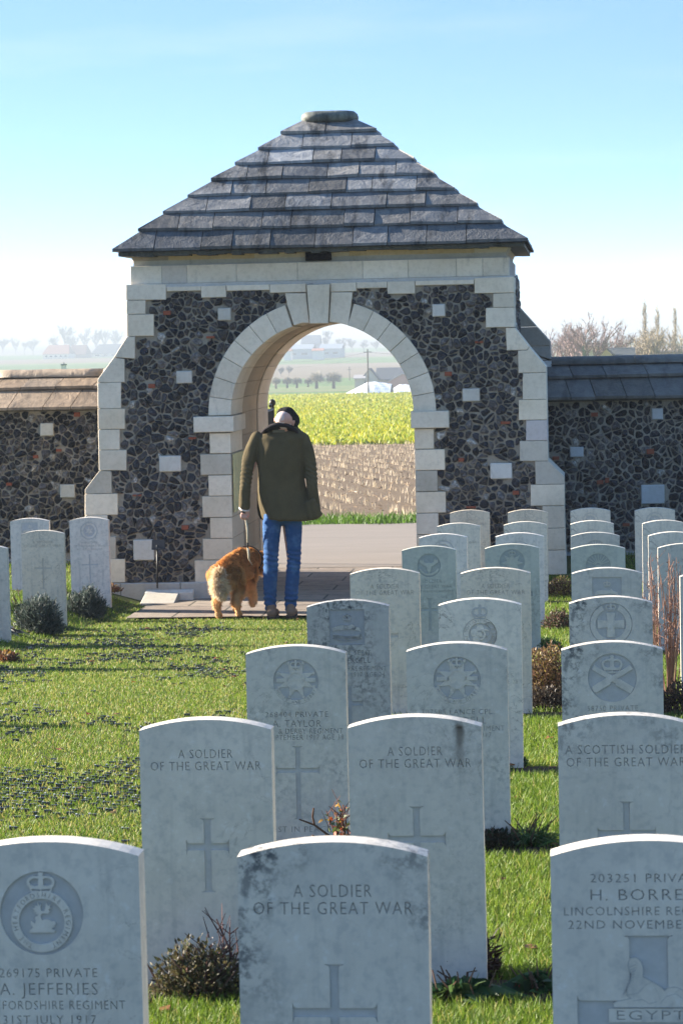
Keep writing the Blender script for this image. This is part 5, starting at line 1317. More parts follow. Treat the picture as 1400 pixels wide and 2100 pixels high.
# planted soil strips at the foot of the stones stay bare
ROWY = [FPX/s_*fw[1] for s_ in (S0, S1, S2, S3, S4, S5, S6, S7, S8)]
bed = np.zeros(len(X), bool)
for y_ in ROWY: bed |= (np.abs(Y-(y_-.09)-.05*vnoise(np.stack([X*3, Y*0, X*0], 1), 1., 3)) < .16) & ((X > -1.33) | (X < -4.75))
PATCH = lambda X, Y: vnoise(np.stack([X, Y*.45, X*0], 1), 1.6, 21)+.5*vnoise(np.stack([X, Y*.5, X*0], 1), 5., 23)
path = inpath(X, Y); worn = path & (PATCH(X, Y) > .10) & (rng.random(len(X)) < .30)
keep = ~(bed & (rng.random(len(X)) < .93)) & ~worn; X, Y = X[keep], Y[keep]; path = path[keep]
Z = zf(X, Y)-.012; n = len(X)
tone = .5+.5*vnoise(np.stack([X, Y, X*0], 1), .9, 31); t2 = .5+.5*vnoise(np.stack([X, Y, X*0], 1), 7., 33)
tt = np.clip(.25+.5*tone*.6+.35*t2-.15+rng.normal(size=n)*.22, 0, 1)[:, None]
C = np.array([.075, .145, .013])*(1-tt)+np.array([.185, .25, .026])*tt
yel = (rng.random(n) < np.where(path, .22, .07)); C[yel] = np.array([.34, .30, .09])*(.7+.5*rng.random((yel.sum(), 1)))
Ln = (.026+.022*rng.random(n))*np.where(path, .62, 1.05); Wd = .0022+.00013*np.clip(Y-5, 0, 30)
Dr = rng.normal(size=(n, 3))*np.where(path, .55, .42)[:, None]; Dr[:, 2] = np.abs(Dr[:, 2])*.4+.75
go = blades('grass', np.stack([X, Y, Z], 1), Dr, Ln, Wd, C, GRASS, None, .35)
setp(go, 'short sunlit turf over the lawn path and between the headstones', 'grass', kind='stuff')
# rubber turf mesh showing through the worn lawn path
RUB = m_tint('turf_mesh_rubber', .38, .6)
b_v, b_f, b_c = [], [], []
mb = MB(); u1 = np.array([math.cos(R(24)), math.sin(R(24))])
rr = np.random.default_rng(5); cnt = 0
gx = np.arange(-6, 6, .052); gy = np.arange(-12, 12, .085)
for iy, v_ in enumerate(gy):
    for u_ in gx:
        x = -2.9+u_; y = 17+v_+u_*.42
        if not (-4.4 < x < -1.38 and 9.5 < y < 25.1): continue
        if x < at(-40, 1300, 1.0)[0]*y: continue
        if PATCH(np.array([x]), np.array([y]))[0]+.26*rr.normal() < .36: continue
        z = float(zf(x, y))-.012; h = .013+.008*rr.random(); w = .010; L_ = .016
        mb.box((x-L_, y-w*.5, z-.01), (x+L_, y+w*.5, z+h), (.035, .037, .040))
        if rr.random() < .36: 
            g = rr.uniform(.35, .8); mb.box((x-L_-.002, y-w*.5, z), (x-L_+.005, y+w*.5, z+h+.003), (g, g, g*.96))  # pale bar ends: glints on the rubber, put in as colour
setp(mb.put('turf_mesh', RUB), 'dark rubber turf reinforcement mesh showing through the worn lawn path', 'turf mesh', kind='stuff')
# fallen leaves
b = MB(); rr = random.Random(11)
for k in range(130):
    Yl = rr.uniform(6, 25); xl = at(0, 1200, 1.0)[0]*Yl; xr = at(1400, 1200, 1.0)[0]*Yl; x = rr.uniform(xl, xr); z = float(zf(x, Yl))+.012
    s_ = rr.uniform(.012, .028); a = rr.uniform(0, 6.3); c = rr.choice([(.22, .09, .03), (.14, .06, .025), (.32, .20, .07), (.20, .035, .02)])
    pts = [(math.cos(a+t)*s_*q, math.sin(a+t)*s_*q) for t, q in ((0, 1.3), (.8, .8), (1.6, .9), (2.4, .75), (3.14, 1.0), (3.9, .75), (4.7, .9), (5.5, .8))]
    b.add([(x+px_, Yl+py_, z+rr.uniform(-.004, .012)) for px_, py_ in pts]+[(x, Yl, z+.006)], [(i, (i+1) % 8, 8) for i in range(8)], c)
setp(b.put('fallen_leaves', LEAF), 'brown fallen leaves scattered over the turf', 'leaves', kind='stuff')

# ------------------------------------------------------------------ plants among the stones
def ball(n, rx, ry, rz, hemi=True, shell=.6):
    d = rng.normal(size=(n, 3)); d /= np.linalg.norm(d, axis=1, keepdims=True)
    if hemi: d[:, 2] = np.abs(d[:, 2])
    r = (shell+(1-shell)*rng.random(n))[:, None]; return d*r*np.array([rx, ry, rz]), d
SOIL = m_plain('soil', (.040, .028, .018), .95, .1, .4, 40, .6)
for y_ in ROWY:
    for xa_, xb_ in ((-1.32, 3.2), (-8.0, -4.78)):
        if xb_ < 0 and y_ < 9: continue
        sheet('soil_bed', np.arange(xa_, xb_, .3), np.array([y_-.24, y_-.1, y_+.05]), -.003, SOIL)
def plant(name, label, px, py, Y, kind, w, h, cols, n=1500, group=None, leaf=(.03, .010), dep=None, stems=12, stemcol=(.10, .06, .04), ground=None):
    """w,h in metres; (px,py) the foot in the photograph"""
    for _ in range(30):          # walk along the sight line to where it meets the ground
        q = at(px, py, Y); dz = q[2]-float(zf(q[0], Y))
        Y = min(max(Y+dz*Y/2.2, Y-.4), Y+.4)
    Y += (dep or w*.6)*.3
    q = at(px, py, Y); gz = float(zf(q[0], Y))-.01; gz = gz if ground is None else ground
    root = empty(name, label, 'plant', (q[0], Y, gz), group); dep = (dep or w*.6)*1.15; w = w*1.15; h = h*1.3
    o = np.array([q[0], Y, gz]); cols = np.array(cols)
    st_ = MB()
    tips = []
    for k in range(stems):
        a = rng.random()*6.3; rr_ = rng.random()**.5; tip = o+np.array([math.cos(a)*rr_*w/2*.9, math.sin(a)*rr_*dep/2*.9, h*rng.uniform(.7, 1.0)*(1-.35*rr_ if kind != 'twiggy' else 1)])
        base = o+np.array([math.cos(a)*rr_*w*.12, math.sin(a)*rr_*dep*.12, -.02]); mid = (base+tip)/2+rng.normal(size=3)*.02
        st_.tube([base, mid, tip], [.0045, .0035, .0018], 4, tuple(np.array(stemcol)*rng.uniform(.7, 1.3)), cap=False); tips.append((base, mid, tip))
        if kind in ('twiggy', 'stems'):
            for j in range(5):
                t = rng.uniform(.35, 1); p0 = base*(1-t)+tip*t; st_.tube([p0, p0+np.array([rng.normal()*.05, rng.normal()*.04, rng.uniform(.03, .09)])], [.002, .001], 3, tuple(np.array(stemcol)*rng.uniform(.8, 1.4)), cap=False)
    if stems: st_.put('stems', WOOD, root)
    if n:
        if kind in ('mound', 'bush'):
            P, d = ball(n, w/2, dep/2, h, True, .45); bumpy = 1+.22*vnoise(d*1.0, 3.2, int(abs(px)))[:, None]; P = P*bumpy*.9+o; Dr = d*.9+np.array([0, 0, .55])+rng.normal(size=(n, 3))*.45
        elif kind in ('stems', 'twiggy'):
            ix = rng.integers(0, len(tips), n); t = rng.uniform(.35, 1.0, n)[:, None]; B_ = np.array([q_[0] for q_ in tips]); T_ = np.array([q_[2] for q_ in tips])
            P = B_[ix]*(1-t)+T_[ix]*t+rng.normal(size=(n, 3))*.015; Dr = rng.normal(size=(n, 3))+np.array([0, 0, .4])
        else:   # tuft of strap leaves
            P = o+rng.normal(size=(n, 3))*np.array([w*.10, dep*.10, 0]); a = rng.random(n)*6.3; sp = rng.random(n)**.6
            Dr = np.stack([np.cos(a)*sp*w*.75, np.sin(a)*sp*dep*.75, h*(1.15-.5*sp)], 1)
        Lf = leaf[0]*rng.uniform(.6, 1.3, n); Wf = leaf[1]*rng.uniform(.7, 1.3, n)
        if kind == 'tuft': Lf = np.linalg.norm(Dr, axis=1)*rng.uniform(.7, 1.15, n)
        C = cols[rng.integers(0, len(cols), n)]*(.7+.6*rng.random((n, 1)))
        blades('foliage', P, Dr, Lf, Wf, C, LEAF, root, .5 if kind != 'tuft' else 1.0, droop=(.5 if kind == 'tuft' else None))
    return root
GB = [(.045, .065, .050), (.065, .085, .070), (.090, .110, .095), (.030, .045, .036)]
plant('lavender_shrub', 'rounded dark blue green shrub, left and larger of a pair on the lawn edge', 80, 1300, 22.0, 'mound', .40, .27, GB, 5200, 'dark mounded shrubs by the path', (.045, .007), .36)
plant('lavender_shrub', 'rounded dark blue green shrub, right of the pair, before the white headstone', 176, 1267, 23.6, 'mound', .37, .23, GB, 4600, 'dark mounded shrubs by the path', (.042, .007), .34)
plant('strap_leaf_plant', 'arching strap leaved plant left of the beige headstone', 40, 1262, 23.3, 'tuft', .32, .20, [(.05, .09, .02), (.10, .13, .03), (.03, .05, .015)], 110, None, (.2, .020))
plant('cabbage_plant', 'low grey leaved plant at the left edge of the frame', 8, 1300, 21.4, 'tuft', .30, .10, [(.09, .11, .12), (.13, .15, .16), (.06, .075, .08)], 60, None, (.12, .045))
for k, (px, py, Y, w, h, n, lab) in enumerate(((190, 1216, 26.0, .55, .07, 1500, 'rust brown dying ground plant before the white headstone'), (262, 1219, 26.3, .42, .10, 1500, 'yellow and rust leaved border plant beside the stone kerb'), (15, 1356, 19.3, .18, .06, 400, 'small dead brown plant at the left lawn edge'))):
    plant('border_plant', lab, px, py, Y, 'mound', w, h, [(.14, .05, .03), (.22, .13, .03), (.09, .05, .03)] if k != 1 else [(.28, .15, .02), (.10, .12, .02), (.20, .08, .02), (.30, .22, .03)], n, None, (.03, .015), .25)
BR = [(.14, .085, .05), (.10, .055, .035), (.19, .12, .05), (.07, .05, .03)]
plant('sedum_bush', 'olive brown bushy plant at the foot of the clean grey soldier headstone', 410, 2052, FPX/S1-.22, 'bush', .30, .135, [(.055, .060, .024), (.085, .070, .030), (.045, .035, .020), (.10, .085, .04)], 2600, None, (.016, .007), .20, 26, (.10, .055, .045))
plant('dry_stalks', 'thin dead flower stalks rising from the olive brown bushy plant', 455, 2040, FPX/S1-.25, 'stems', .12, .19, [(.06, .03, .03)], 40, None, (.008, .004), .08, 7, (.09, .05, .045))
plant('withered_plant', 'dark withered plant with one dry flower spike at right of the front centre stone', 935, 2005, FPX/S1-.30, 'bush', .25, .15, [(.030, .014, .010), (.05, .022, .014), (.02, .011, .009)], 1300, None, (.035, .007), .18, 18, (.05, .022, .016))
b_ = plant('flower_spike', 'single dry reddish flower spike above the dark withered plant', 942, 1990, FPX/S1-.30, 'stems', .01, .20, [(.11, .035, .025)], 90, None, (.010, .005), .01, 2, (.05, .022, .016))
plant('leafy_plant', 'lobed green leaved plant low in the shade right of the front centre stone', 945, 2055, FPX/S1-.42, 'tuft', .22, .11, [(.020, .055, .022), (.030, .075, .028), (.06, .10, .03)], 70, None, (.08, .042))
plant('leafy_plant', 'low broad leaved plant at the left side of the sphinx headstone', 1095, 2035, FPX/S1-.42, 'tuft', .20, .085, [(.030, .075, .02), (.05, .10, .03), (.018, .045, .016)], 46, None, (.07, .05))
plant('leafy_plant', 'dark ground plant beneath the second round star badge stone', 1015, 1738, FPX/S2-.22, 'bush', .20, .055, [(.030, .030, .016), (.05, .03, .018), (.025, .04, .018)], 900, None, (.022, .014), .18)
plant('grass_tuft', 'tall arching green grass tuft before the second round star badge stone', 1085, 1735, FPX/S2-.30, 'tuft', .24, .13, [(.03, .075, .018), (.05, .11, .025), (.09, .13, .04)], 220, None, (.15, .005))
plant('green_mound', 'small dark green cushion plant at the foot of the crowned rose stone', 1062, 1572, FPX/S3-.12, 'mound', .09, .06, [(.02, .05, .012), (.035, .075, .02)], 700, None, (.012, .006), .10)
plant('rose_bush', 'thorny rose twigs with yellow leaves before the headstone at the lawn edge', 700, 1760, FPX/S2-.35, 'stems', .16, .20, [(.30, .16, .02), (.10, .13, .03), (.35, .07, .02), (.07, .10, .03)], 90, None, (.020, .013), .12, 7, (.13, .06, .04))
b = MB(); q = at(715, 1745, FPX/S2-.4)
root = empty('rose_twig', 'bare forked rose twig leaning left before the headstone at the lawn edge', 'plant', tuple(q))
pts = [at(*p, FPX/S2-.4) for p in ((712, 1740), (672, 1712), (645, 1692), (613, 1680))]; b.tube(pts, [.006, .005, .0045, .003], 6, (.10, .05, .03)); b.tube([pts[2], at(641, 1675, FPX/S2-.4), at(643, 1657, FPX/S2-.4)], [.004, .0035, .003], 6, (.10, .05, .03)); b.tube([pts[1], at(655, 1722, FPX/S2-.38), at(640, 1713, FPX/S2-.4)], [.004, .0035, .003], 6, (.10, .05, .03))
b.put('stems', WOOD, root)
plant('red_leaf_twigs', 'upright twigs with dark red and yellow leaves left of the second round star badge stone', 842, 1440, FPX/S3-.5, 'stems', .10, .29, [(.16, .05, .02), (.38, .24, .06), (.09, .04, .02), (.30, .13, .03)], 210, None, (.018, .011), .12, 6, (.13, .06, .03))
plant('dark_shrub', 'small dark brown shrub behind the cream rose stone', 872, 1310, FPX/S5-1.6, 'bush', .17, .14, [(.045, .028, .016), (.07, .045, .02), (.05, .06, .02)], 1300, None, (.016, .009), .18)
plant('spirea_bush', 'large rust topped bush between the two middle columns of stones', 1118, 1445, FPX/S3+.35, 'bush', .40, .30, BR+[(.20, .15, .04)], 5200, None, (.018, .009), .34, 50, (.11, .06, .04))
plant('dead_undergrowth', 'dark dead undergrowth at the foot of the rust topped bush', 1122, 1455, FPX/S3+.05, 'bush', .26, .12, [(.022, .016, .012), (.04, .028, .02), (.06, .05, .035)], 1500, None, (.020, .010), .22)
plant('ground_shrub', 'low brown and green shrub by the right buttress foot', 1146, 1222, FPX/S7-1.0, 'bush', .34, .14, [(.10, .06, .04), (.07, .05, .03), (.16, .17, .04), (.06, .035, .025)], 2600, None, (.020, .010), .40)
plant('ground_shrub', 'second low brown shrub behind the rust topped bush', 1143, 1290, FPX/S5-.8, 'bush', .25, .13, [(.12, .06, .045), (.08, .05, .03), (.05, .07, .02)], 1700, None, (.018, .009), .3)
plant('green_plant', 'dense low green plant between the rust topped bush and the low shrubs', 1115, 1335, FPX/S4-.7, 'mound', .26, .08, [(.03, .075, .015), (.05, .10, .02), (.09, .14, .03)], 1700, None, (.022, .012), .26)
plant('dogwood_stems', 'tall bare reddish stems at the right edge before the blue grey headstone', 1372, 1430, FPX/S4-.8, 'twiggy', .30, .64, [(.14, .06, .045), (.10, .05, .035)], 260, None, (.014, .006), .26, 26, (.25, .15, .11))
plant('dogwood_stems', 'thinner bare stems between the third and fourth columns of stones', 1340, 1330, FPX/S5-.9, 'twiggy', .34, .42, [(.15, .07, .05)], 200, None, (.012, .006), .3, 20, (.24, .15, .12))
plant('dead_undergrowth', 'dark undergrowth at the foot of the tall reddish stems', 1385, 1465, FPX/S3+.2, 'bush', .24, .15, [(.05, .028, .02), (.035, .02, .014), (.09, .05, .03)], 1500, None, (.018, .009), .24)
plant('grassy_clump', 'small green clump behind the crossed guns headstone at the right edge', 1382, 1470, FPX/S3-.6, 'tuft', .16, .06, [(.05, .10, .02), (.09, .15, .03)], 160, None, (.05, .005))

# ------------------------------------------------------------------ fields beyond the gate
rr = np.random.default_rng(4)
n = 24000; rowd = .70
Yr = rr.uniform(39.5, 90, n); Xs = -26+np.floor(rr.random(n)*58)*.77+(Yr-40)*-.25+rr.normal(size=n)*.05+12; ok_ = (Yr > 39.5) & (Yr < 90); Xs, Yr = Xs[ok_], Yr[ok_]
P = np.stack([Xs, Yr, zf(Xs, Yr)], 1); Dr = rr.normal(size=P.shape)*.18; Dr[:, 2] = 1
C = np.array([.52, .43, .30])*(.55+.6*rr.random((len(P), 1)))
so = blades('maize_stubble', P, Dr, rr.uniform(.06, .17, len(P)), .015, C, GRASS, None, .1); setp(so, 'rows of pale maize stubble stalks in the brown field', 'stubble', kind='stuff')
n = 9000; Yr = rr.uniform(39.6, 90, n); Xs = -14+np.floor(rr.random(n)*58)*.77+(Yr-40)*-.25+rr.normal(size=n)*.13; ok_ = (Xs > -16) & (Xs < 6); Xs, Yr = Xs[ok_], Yr[ok_]; n = len(Xs); P = np.stack([Xs, Yr, zf(Xs, Yr)+.01], 1); Dr = rr.normal(size=P.shape); Dr[:, 2] = np.abs(Dr[:, 2])*.25
so = blades('straw_litter', P, Dr, rr.uniform(.05, .16, n), .022, np.array([.30, .22, .145])*(.3+1.0*rr.random((n, 1))), GRASS, None, .3); setp(so, 'straw and leaf litter between the stubble rows', 'straw', kind='stuff')
n = 9000; Xs = rr.uniform(-12, 4, n); Yr = rr.uniform(38.5, 39.9, n)+.15*np.sin(Xs*5); P = np.stack([Xs, Yr, zf(Xs, Yr)-.01], 1); Dr = rr.normal(size=P.shape)*.4; Dr[:, 2] = 1
so = blades('verge_grass', P, Dr, rr.uniform(.06, .15, n), .014, np.array([.075, .15, .015])*(.7+.7*rr.random((n, 1))), GRASS, None, .4); setp(so, 'bright green grass verge along the far side of the road', 'grass', kind='stuff')
n = 210000; t = rr.random(n); Yr = 90*(450/90)**t; hw_ = .06*Yr+3; Xs = at(740, 900, 1.0)[0]*Yr+rr.uniform(-1, 1, n)*hw_; P = np.stack([Xs, Yr, zf(Xs, Yr)], 1)
Dr = rr.normal(size=P.shape)*.9; Dr[:, 2] = np.abs(Dr[:, 2])+.5; cl = .5+.5*vnoise(np.stack([Xs*.5, Yr*.10, Xs*0], 1), 1., 4)
fl = rr.random(n) < .30+.35*cl; C = np.where(fl[:, None], np.array([[.38, .36, .028]]), np.array([[.22, .28, .028]]))*(.75+.4*rr.random((n, 1)))
so = blades('mustard_plants', P, Dr, rr.uniform(.12, .30, n)*(.6+Yr/200), (.012+.0006*Yr), C, GRASS, None, .3); setp(so, 'yellow green flowering mustard crop beyond the stubble', 'crop', kind='stuff')

def zat(x, y): return float(zf(x, y))
# silage heap under white sheeting
WHITE = m_plain('white_sheeting', (.78, .79, .80), .5, .4, .06, 2.0)
Yh = 478
def heap(x0, x1, ytop, prof, lab, Yh):
    a, c = at(x0, 815, Yh), at(x1, 815, Yh); zb_ = zat((a[0]+c[0])/2, Yh)-.3; H_ = at((x0+x1)/2, ytop, Yh)[2]-zb_; b = MB(); nx_, ny_ = 26, 12; vs_ = []
    for i in range(nx_+1):
        u = i/nx_; hh = np.interp(u, *zip(*prof))*H_
        for j in range(ny_+1):
            w = j/ny_*2-1; z = hh*max(0, 1-abs(w)**2.2)
            vs_.append((a[0]+(c[0]-a[0])*u, Yh+w*5+5, zb_+z*(1+.015*math.sin(i*1.3+j*1.7))))
    fs_ = [(i*(ny_+1)+j, (i+1)*(ny_+1)+j, (i+1)*(ny_+1)+j+1, i*(ny_+1)+j+1) for i in range(nx_) for j in range(ny_)]
    b.add(vs_, fs_); return setp(b.put('silage_heap', WHITE), lab, 'silage heap')
heap(694, 800, 784, [(0, 0), (.55, 1), (.7, .98), (1, .80)], 'long white sheeted silage heap beside the utility pole', Yh)
heap(796, 862, 789, [(0, .35), (.3, 1), (.8, .9), (1, 0)], 'second white sheeted heap half hidden by the arch jamb', Yh+14)
# poles and wires
PW = m_plain('pole_wood', (.09, .085, .07), .9, .1)
def pole(px, py0, py1, Y, r, lab):
    b = MB(); q = at(px, py0, Y); zb_ = zat(q[0], Y)-.3; t = empty('utility_pole', lab, 'utility pole', (q[0], Y, zb_)); b.tube([(q[0], Y, zb_), (q[0], Y, at(px, py1, Y)[2])], [r, r*.75], 8); b.put('post', PW, t)
    b = MB(); zt2 = at(px, py1+6, Y)[2]; b.box((q[0]-.7, Y-.06, zt2-.06), (q[0]+.7, Y+.06, zt2+.06)); b.put('crossarm', PW, t); return np.array([q[0], Y, zt2])
t1 = pole(755.5, 820, 716, 470, .16, 'near tall utility pole rising from the mustard edge'); t2_ = pole(717, 796, 752, 800, .16, 'short far utility pole among the willows'); t3 = pole(1220, 730, 699, 300, .09, 'pale utility pole before the white house on the right')
WIRE = m_plain('wire', (.05, .05, .055), .6, .3)
def wire(p0, p1, sag, lab):
    b = MB(); b.tube([p0*(1-t)+p1*t-np.array([0, 0, sag*4*t*(1-t)]) for t in np.linspace(0, 1, 14)], .028, 4); setp(b.put('power_line', WIRE), lab, 'power line')
wire(t1, at(560, 742, 520), .6, 'thin power line running left from the near pole'); wire(t1, at(900, 724, 450), .3, 'thin power line running right from the near pole'); wire(t1-np.array([0, 0, 1.0]), at(560, 754, 700), .5, 'lower slack power line running left from the near pole')

# buildings
WALLM = m_tint('rendered_wall', .9, .1); ROOFM = m_tint('roof_sheeting', .75, .2); GLASS = m_plain('window_dark', (.03, .035, .045), .2, .5)
def house(name, label, px0, px1, pye, pyr, pyb, Y, depth, wallc, roofc, hip=0.0, ends=None, windows=0, gable=None, ridge=None):
    """long side faces the camera; eaves, ridge and base given as photo rows"""
    a, c = at(px0, pye, Y), at(px1, pye, Y); x0, x1 = a[0], c[0]; ze, zr_ = (a[2]+c[2])/2, at((px0+px1)/2, pyr, Y+depth/2)[2]; zb_ = min(at((px0+px1)/2, pyb, Y)[2], zat((x0+x1)/2, Y))-.5
    root = empty(name, label, 'building', ((x0+x1)/2, Y+depth/2, zb_)); b = MB(); b.box((x0, Y, zb_), (x1, Y+depth, ze), wallc)
    if gable == 'side' or hip == 0:
        for xx in (x0, x1): b.add([(xx, Y, ze), (xx, Y+depth, ze), (xx, Y+depth/2, zr_-.1)], [(0, 1, 2), (2, 1, 0)], wallc)
    b.put('wall', WALLM, root); b = MB(); o = .35; h_ = (x1-x0)*hip
    v = [(x0-o, Y-o, ze-.15), (x1+o, Y-o, ze-.15), (x1+o, Y+depth+o, ze-.15), (x0-o, Y+depth+o, ze-.15), (x0-o+h_, Y+depth/2, zr_), (x1+o-h_, Y+depth/2, zr_)]
    v += [(p[0], p[1], p[2]+.18) for p in v]
    b.add(v, [(0, 4, 5, 1), (2, 5, 4, 3), (6, 7, 11, 10), (8, 9, 10, 11), (0, 1, 7, 6), (2, 3, 9, 8), (1, 5, 11, 7), (5, 2, 8, 11), (0, 6, 10, 4), (3, 4, 10, 9)]+([(6, 10, 9), (7, 8, 11)] if hip else []), roofc); rf = b.put('roof', ROOFM, root)
    for k in range(windows):
        xx = x0+(x1-x0)*(k+.7)/(windows+.4); w = (x1-x0)/windows*.22; b = MB(); zz = (zb_+.5+ze)/2; b.box((xx-w, Y-.06, zz-.5), (xx+w, Y+.1, zz+.7)); b.put('window', GLASS, root)
    return root, rf
def gable_front(name, label, px0, px1, pye, pyr, pyb, Y, depth, wallc, roofc, door=None):
    a, c = at(px0, pye, Y), at(px1, pye, Y); x0, x1 = a[0], c[0]; ze = (a[2]+c[2])/2; zr_ = at((px0+px1)/2, pyr, Y)[2]; zb_ = min(at((px0+px1)/2, pyb, Y)[2], zat((x0+x1)/2, Y))-.5; xm_ = (x0+x1)/2
    root = empty(name, label, 'building', (xm_, Y+depth/2, zb_)); b = MB(); b.add([(x0, Y, zb_), (x1, Y, zb_), (x1, Y, ze), (xm_, Y, zr_), (x0, Y, ze)]+[(x0, Y+depth, zb_), (x1, Y+depth, zb_), (x1, Y+depth, ze), (xm_, Y+depth, zr_), (x0, Y+depth, ze)], [(0, 1, 2, 3, 4), (9, 8, 7, 6, 5), (1, 6, 7, 2), (5, 0, 4, 9)], wallc); b.put('wall', WALLM, root)
    b = MB(); o = .3
    for s_, xe in ((-1, x0-o), (1, x1+o)):
        zz = ze-.12; v = [(xe, Y-o, zz), (xm_, Y-o, zr_+.05), (xm_, Y+depth+o, zr_+.05), (xe, Y+depth+o, zz)]; v += [(p[0], p[1], p[2]+.2) for p in v]
        b.add(v, [(0, 1, 2, 3), (7, 6, 5, 4), (0, 4, 5, 1), (2, 6, 7, 3), (3, 7, 4, 0), (1, 5, 6, 2)], roofc)
    b.put('roof', ROOFM, root)
    if door:
        b = MB(); xa_, xb_ = at(door[0], pyb, Y)[0], at(door[1], pyb, Y)[0]; b.box((xa_, Y-.08, zb_+.3), (xb_, Y+.1, at(door[0], door[2], Y)[2])); b.put('door', m_plain('barn_door_dark', (.06, .065, .075), .8, .1), root)
    return root
house('barn', 'large barn with blue grey roof and pale gable, beside the utility pole', 771, 846, 778, 755, 803, 640, 14, (.30, .27, .25), (.060, .070, .085))
gable_front('barn', 'pale cream gable end of the blue grey roofed barn', 741, 775, 779, 757, 803, 634, 5, (.60, .55, .45), (.10, .10, .11), (746, 760, 783))
gable_front('shed', 'small brick gabled shed half hidden by the right jamb', 792, 860, 785, 767, 803, 600, 8, (.52, .30, .22), (.45, .42, .38))
house('lean_to', 'low pale lean-to shed left of the barn gable', 727, 746, 776, 770, 803, 632, 6, (.55, .48, .40), (.35, .33, .32))
house('farm_shed', 'long blue grey farm shed far behind, left one with wide doors', 585, 640, 716, 707, 733, 1500, 22, (.35, .40, .46), (.24, .28, .33), 0, None, 2)
house('farm_shed', 'long blue grey farm shed far behind, right one under the arch crown', 655, 700, 715, 706, 733, 1540, 22, (.36, .41, .47), (.24, .28, .33), 0, None, 2)
house('farmhouse', 'tall hazy farmhouse with a dark roof above the far sheds', 618, 655, 704, 688, 712, 1750, 14, (.30, .30, .32), (.14, .16, .19))
house('cottage', 'tiny white far cottage with red roof left of the blue sheds', 582, 596, 720, 716, 728, 1420, 9, (.75, .72, .68), (.35, .15, .10))
house('cottage', 'tiny white far cottage with red roof between the blue sheds', 640, 662, 719, 715, 728, 1420, 9, (.75, .72, .68), (.40, .16, .10))
house('farmhouse', 'long low white farmhouse with red tiled roof beyond the left wall', 88, 142, 726, 708, 735, 2020, 26, (.78, .70, .60), (.34, .17, .12), .12, None, 5)
house('farmhouse', 'dark slate roofed farmhouse nearest the gatehouse beyond the left wall', 188, 262, 725, 706, 732, 2120, 26, (.72, .62, .52), (.07, .085, .11), .15, None, 4)
house('farm_shed', 'dark shed roof joined right of the red tiled farmhouse', 140, 176, 727, 708, 734, 2050, 26, (.25, .20, .18), (.16, .09, .075), .1)
b = MB(); q = at(131.5, 757, 120); vp = empty('vent_post', 'small white vent post with grey cap standing beyond the left wall', 'post', (q[0], 120, zat(q[0], 120)))
hw_ = 4.6*120/FPX; b.box((q[0]-hw_, 120-hw_, zat(q[0], 120)), (q[0]+hw_, 120+hw_, at(131, 749, 120)[2]), (.75, .75, .72)); b.put('shaft', TINT, vp); b = MB(); b.box((q[0]-hw_*1.2, 120-hw_*1.2, at(131, 749, 120)[2]), (q[0]+hw_*1.2, 120+hw_*1.2, at(131, 746.5, 120)[2]), (.25, .28, .27)); b.tube([(q[0], 120, at(131, 747, 120)[2]), (q[0], 120, at(131, 743, 120)[2])], .03, 6, (.3, .3, .3)); b.put('cap', TINT, vp)
house('house', 'white walled house among the bare trees beyond the right wall', 1171, 1240, 710, 707, 735, 330, 8, (.62, .58, .52), (.20, .20, .21), .1)
gable_front('barn', 'cream gabled end of the dark roofed barn beyond the right wall', 1222, 1262, 736, 716, 745, 300, 3, (.62, .52, .36), (.10, .11, .11))
house('barn', 'dark roofed low barn beyond the right wall', 1240, 1296, 729, 716, 745, 303, 6, (.3, .27, .22), (.055, .065, .065))
house('farm_shed', 'long pale roofed shed at the right edge behind the wall', 1292, 1420, 722, 718, 740, 340, 8, (.5, .42, .33), (.35, .30, .26))

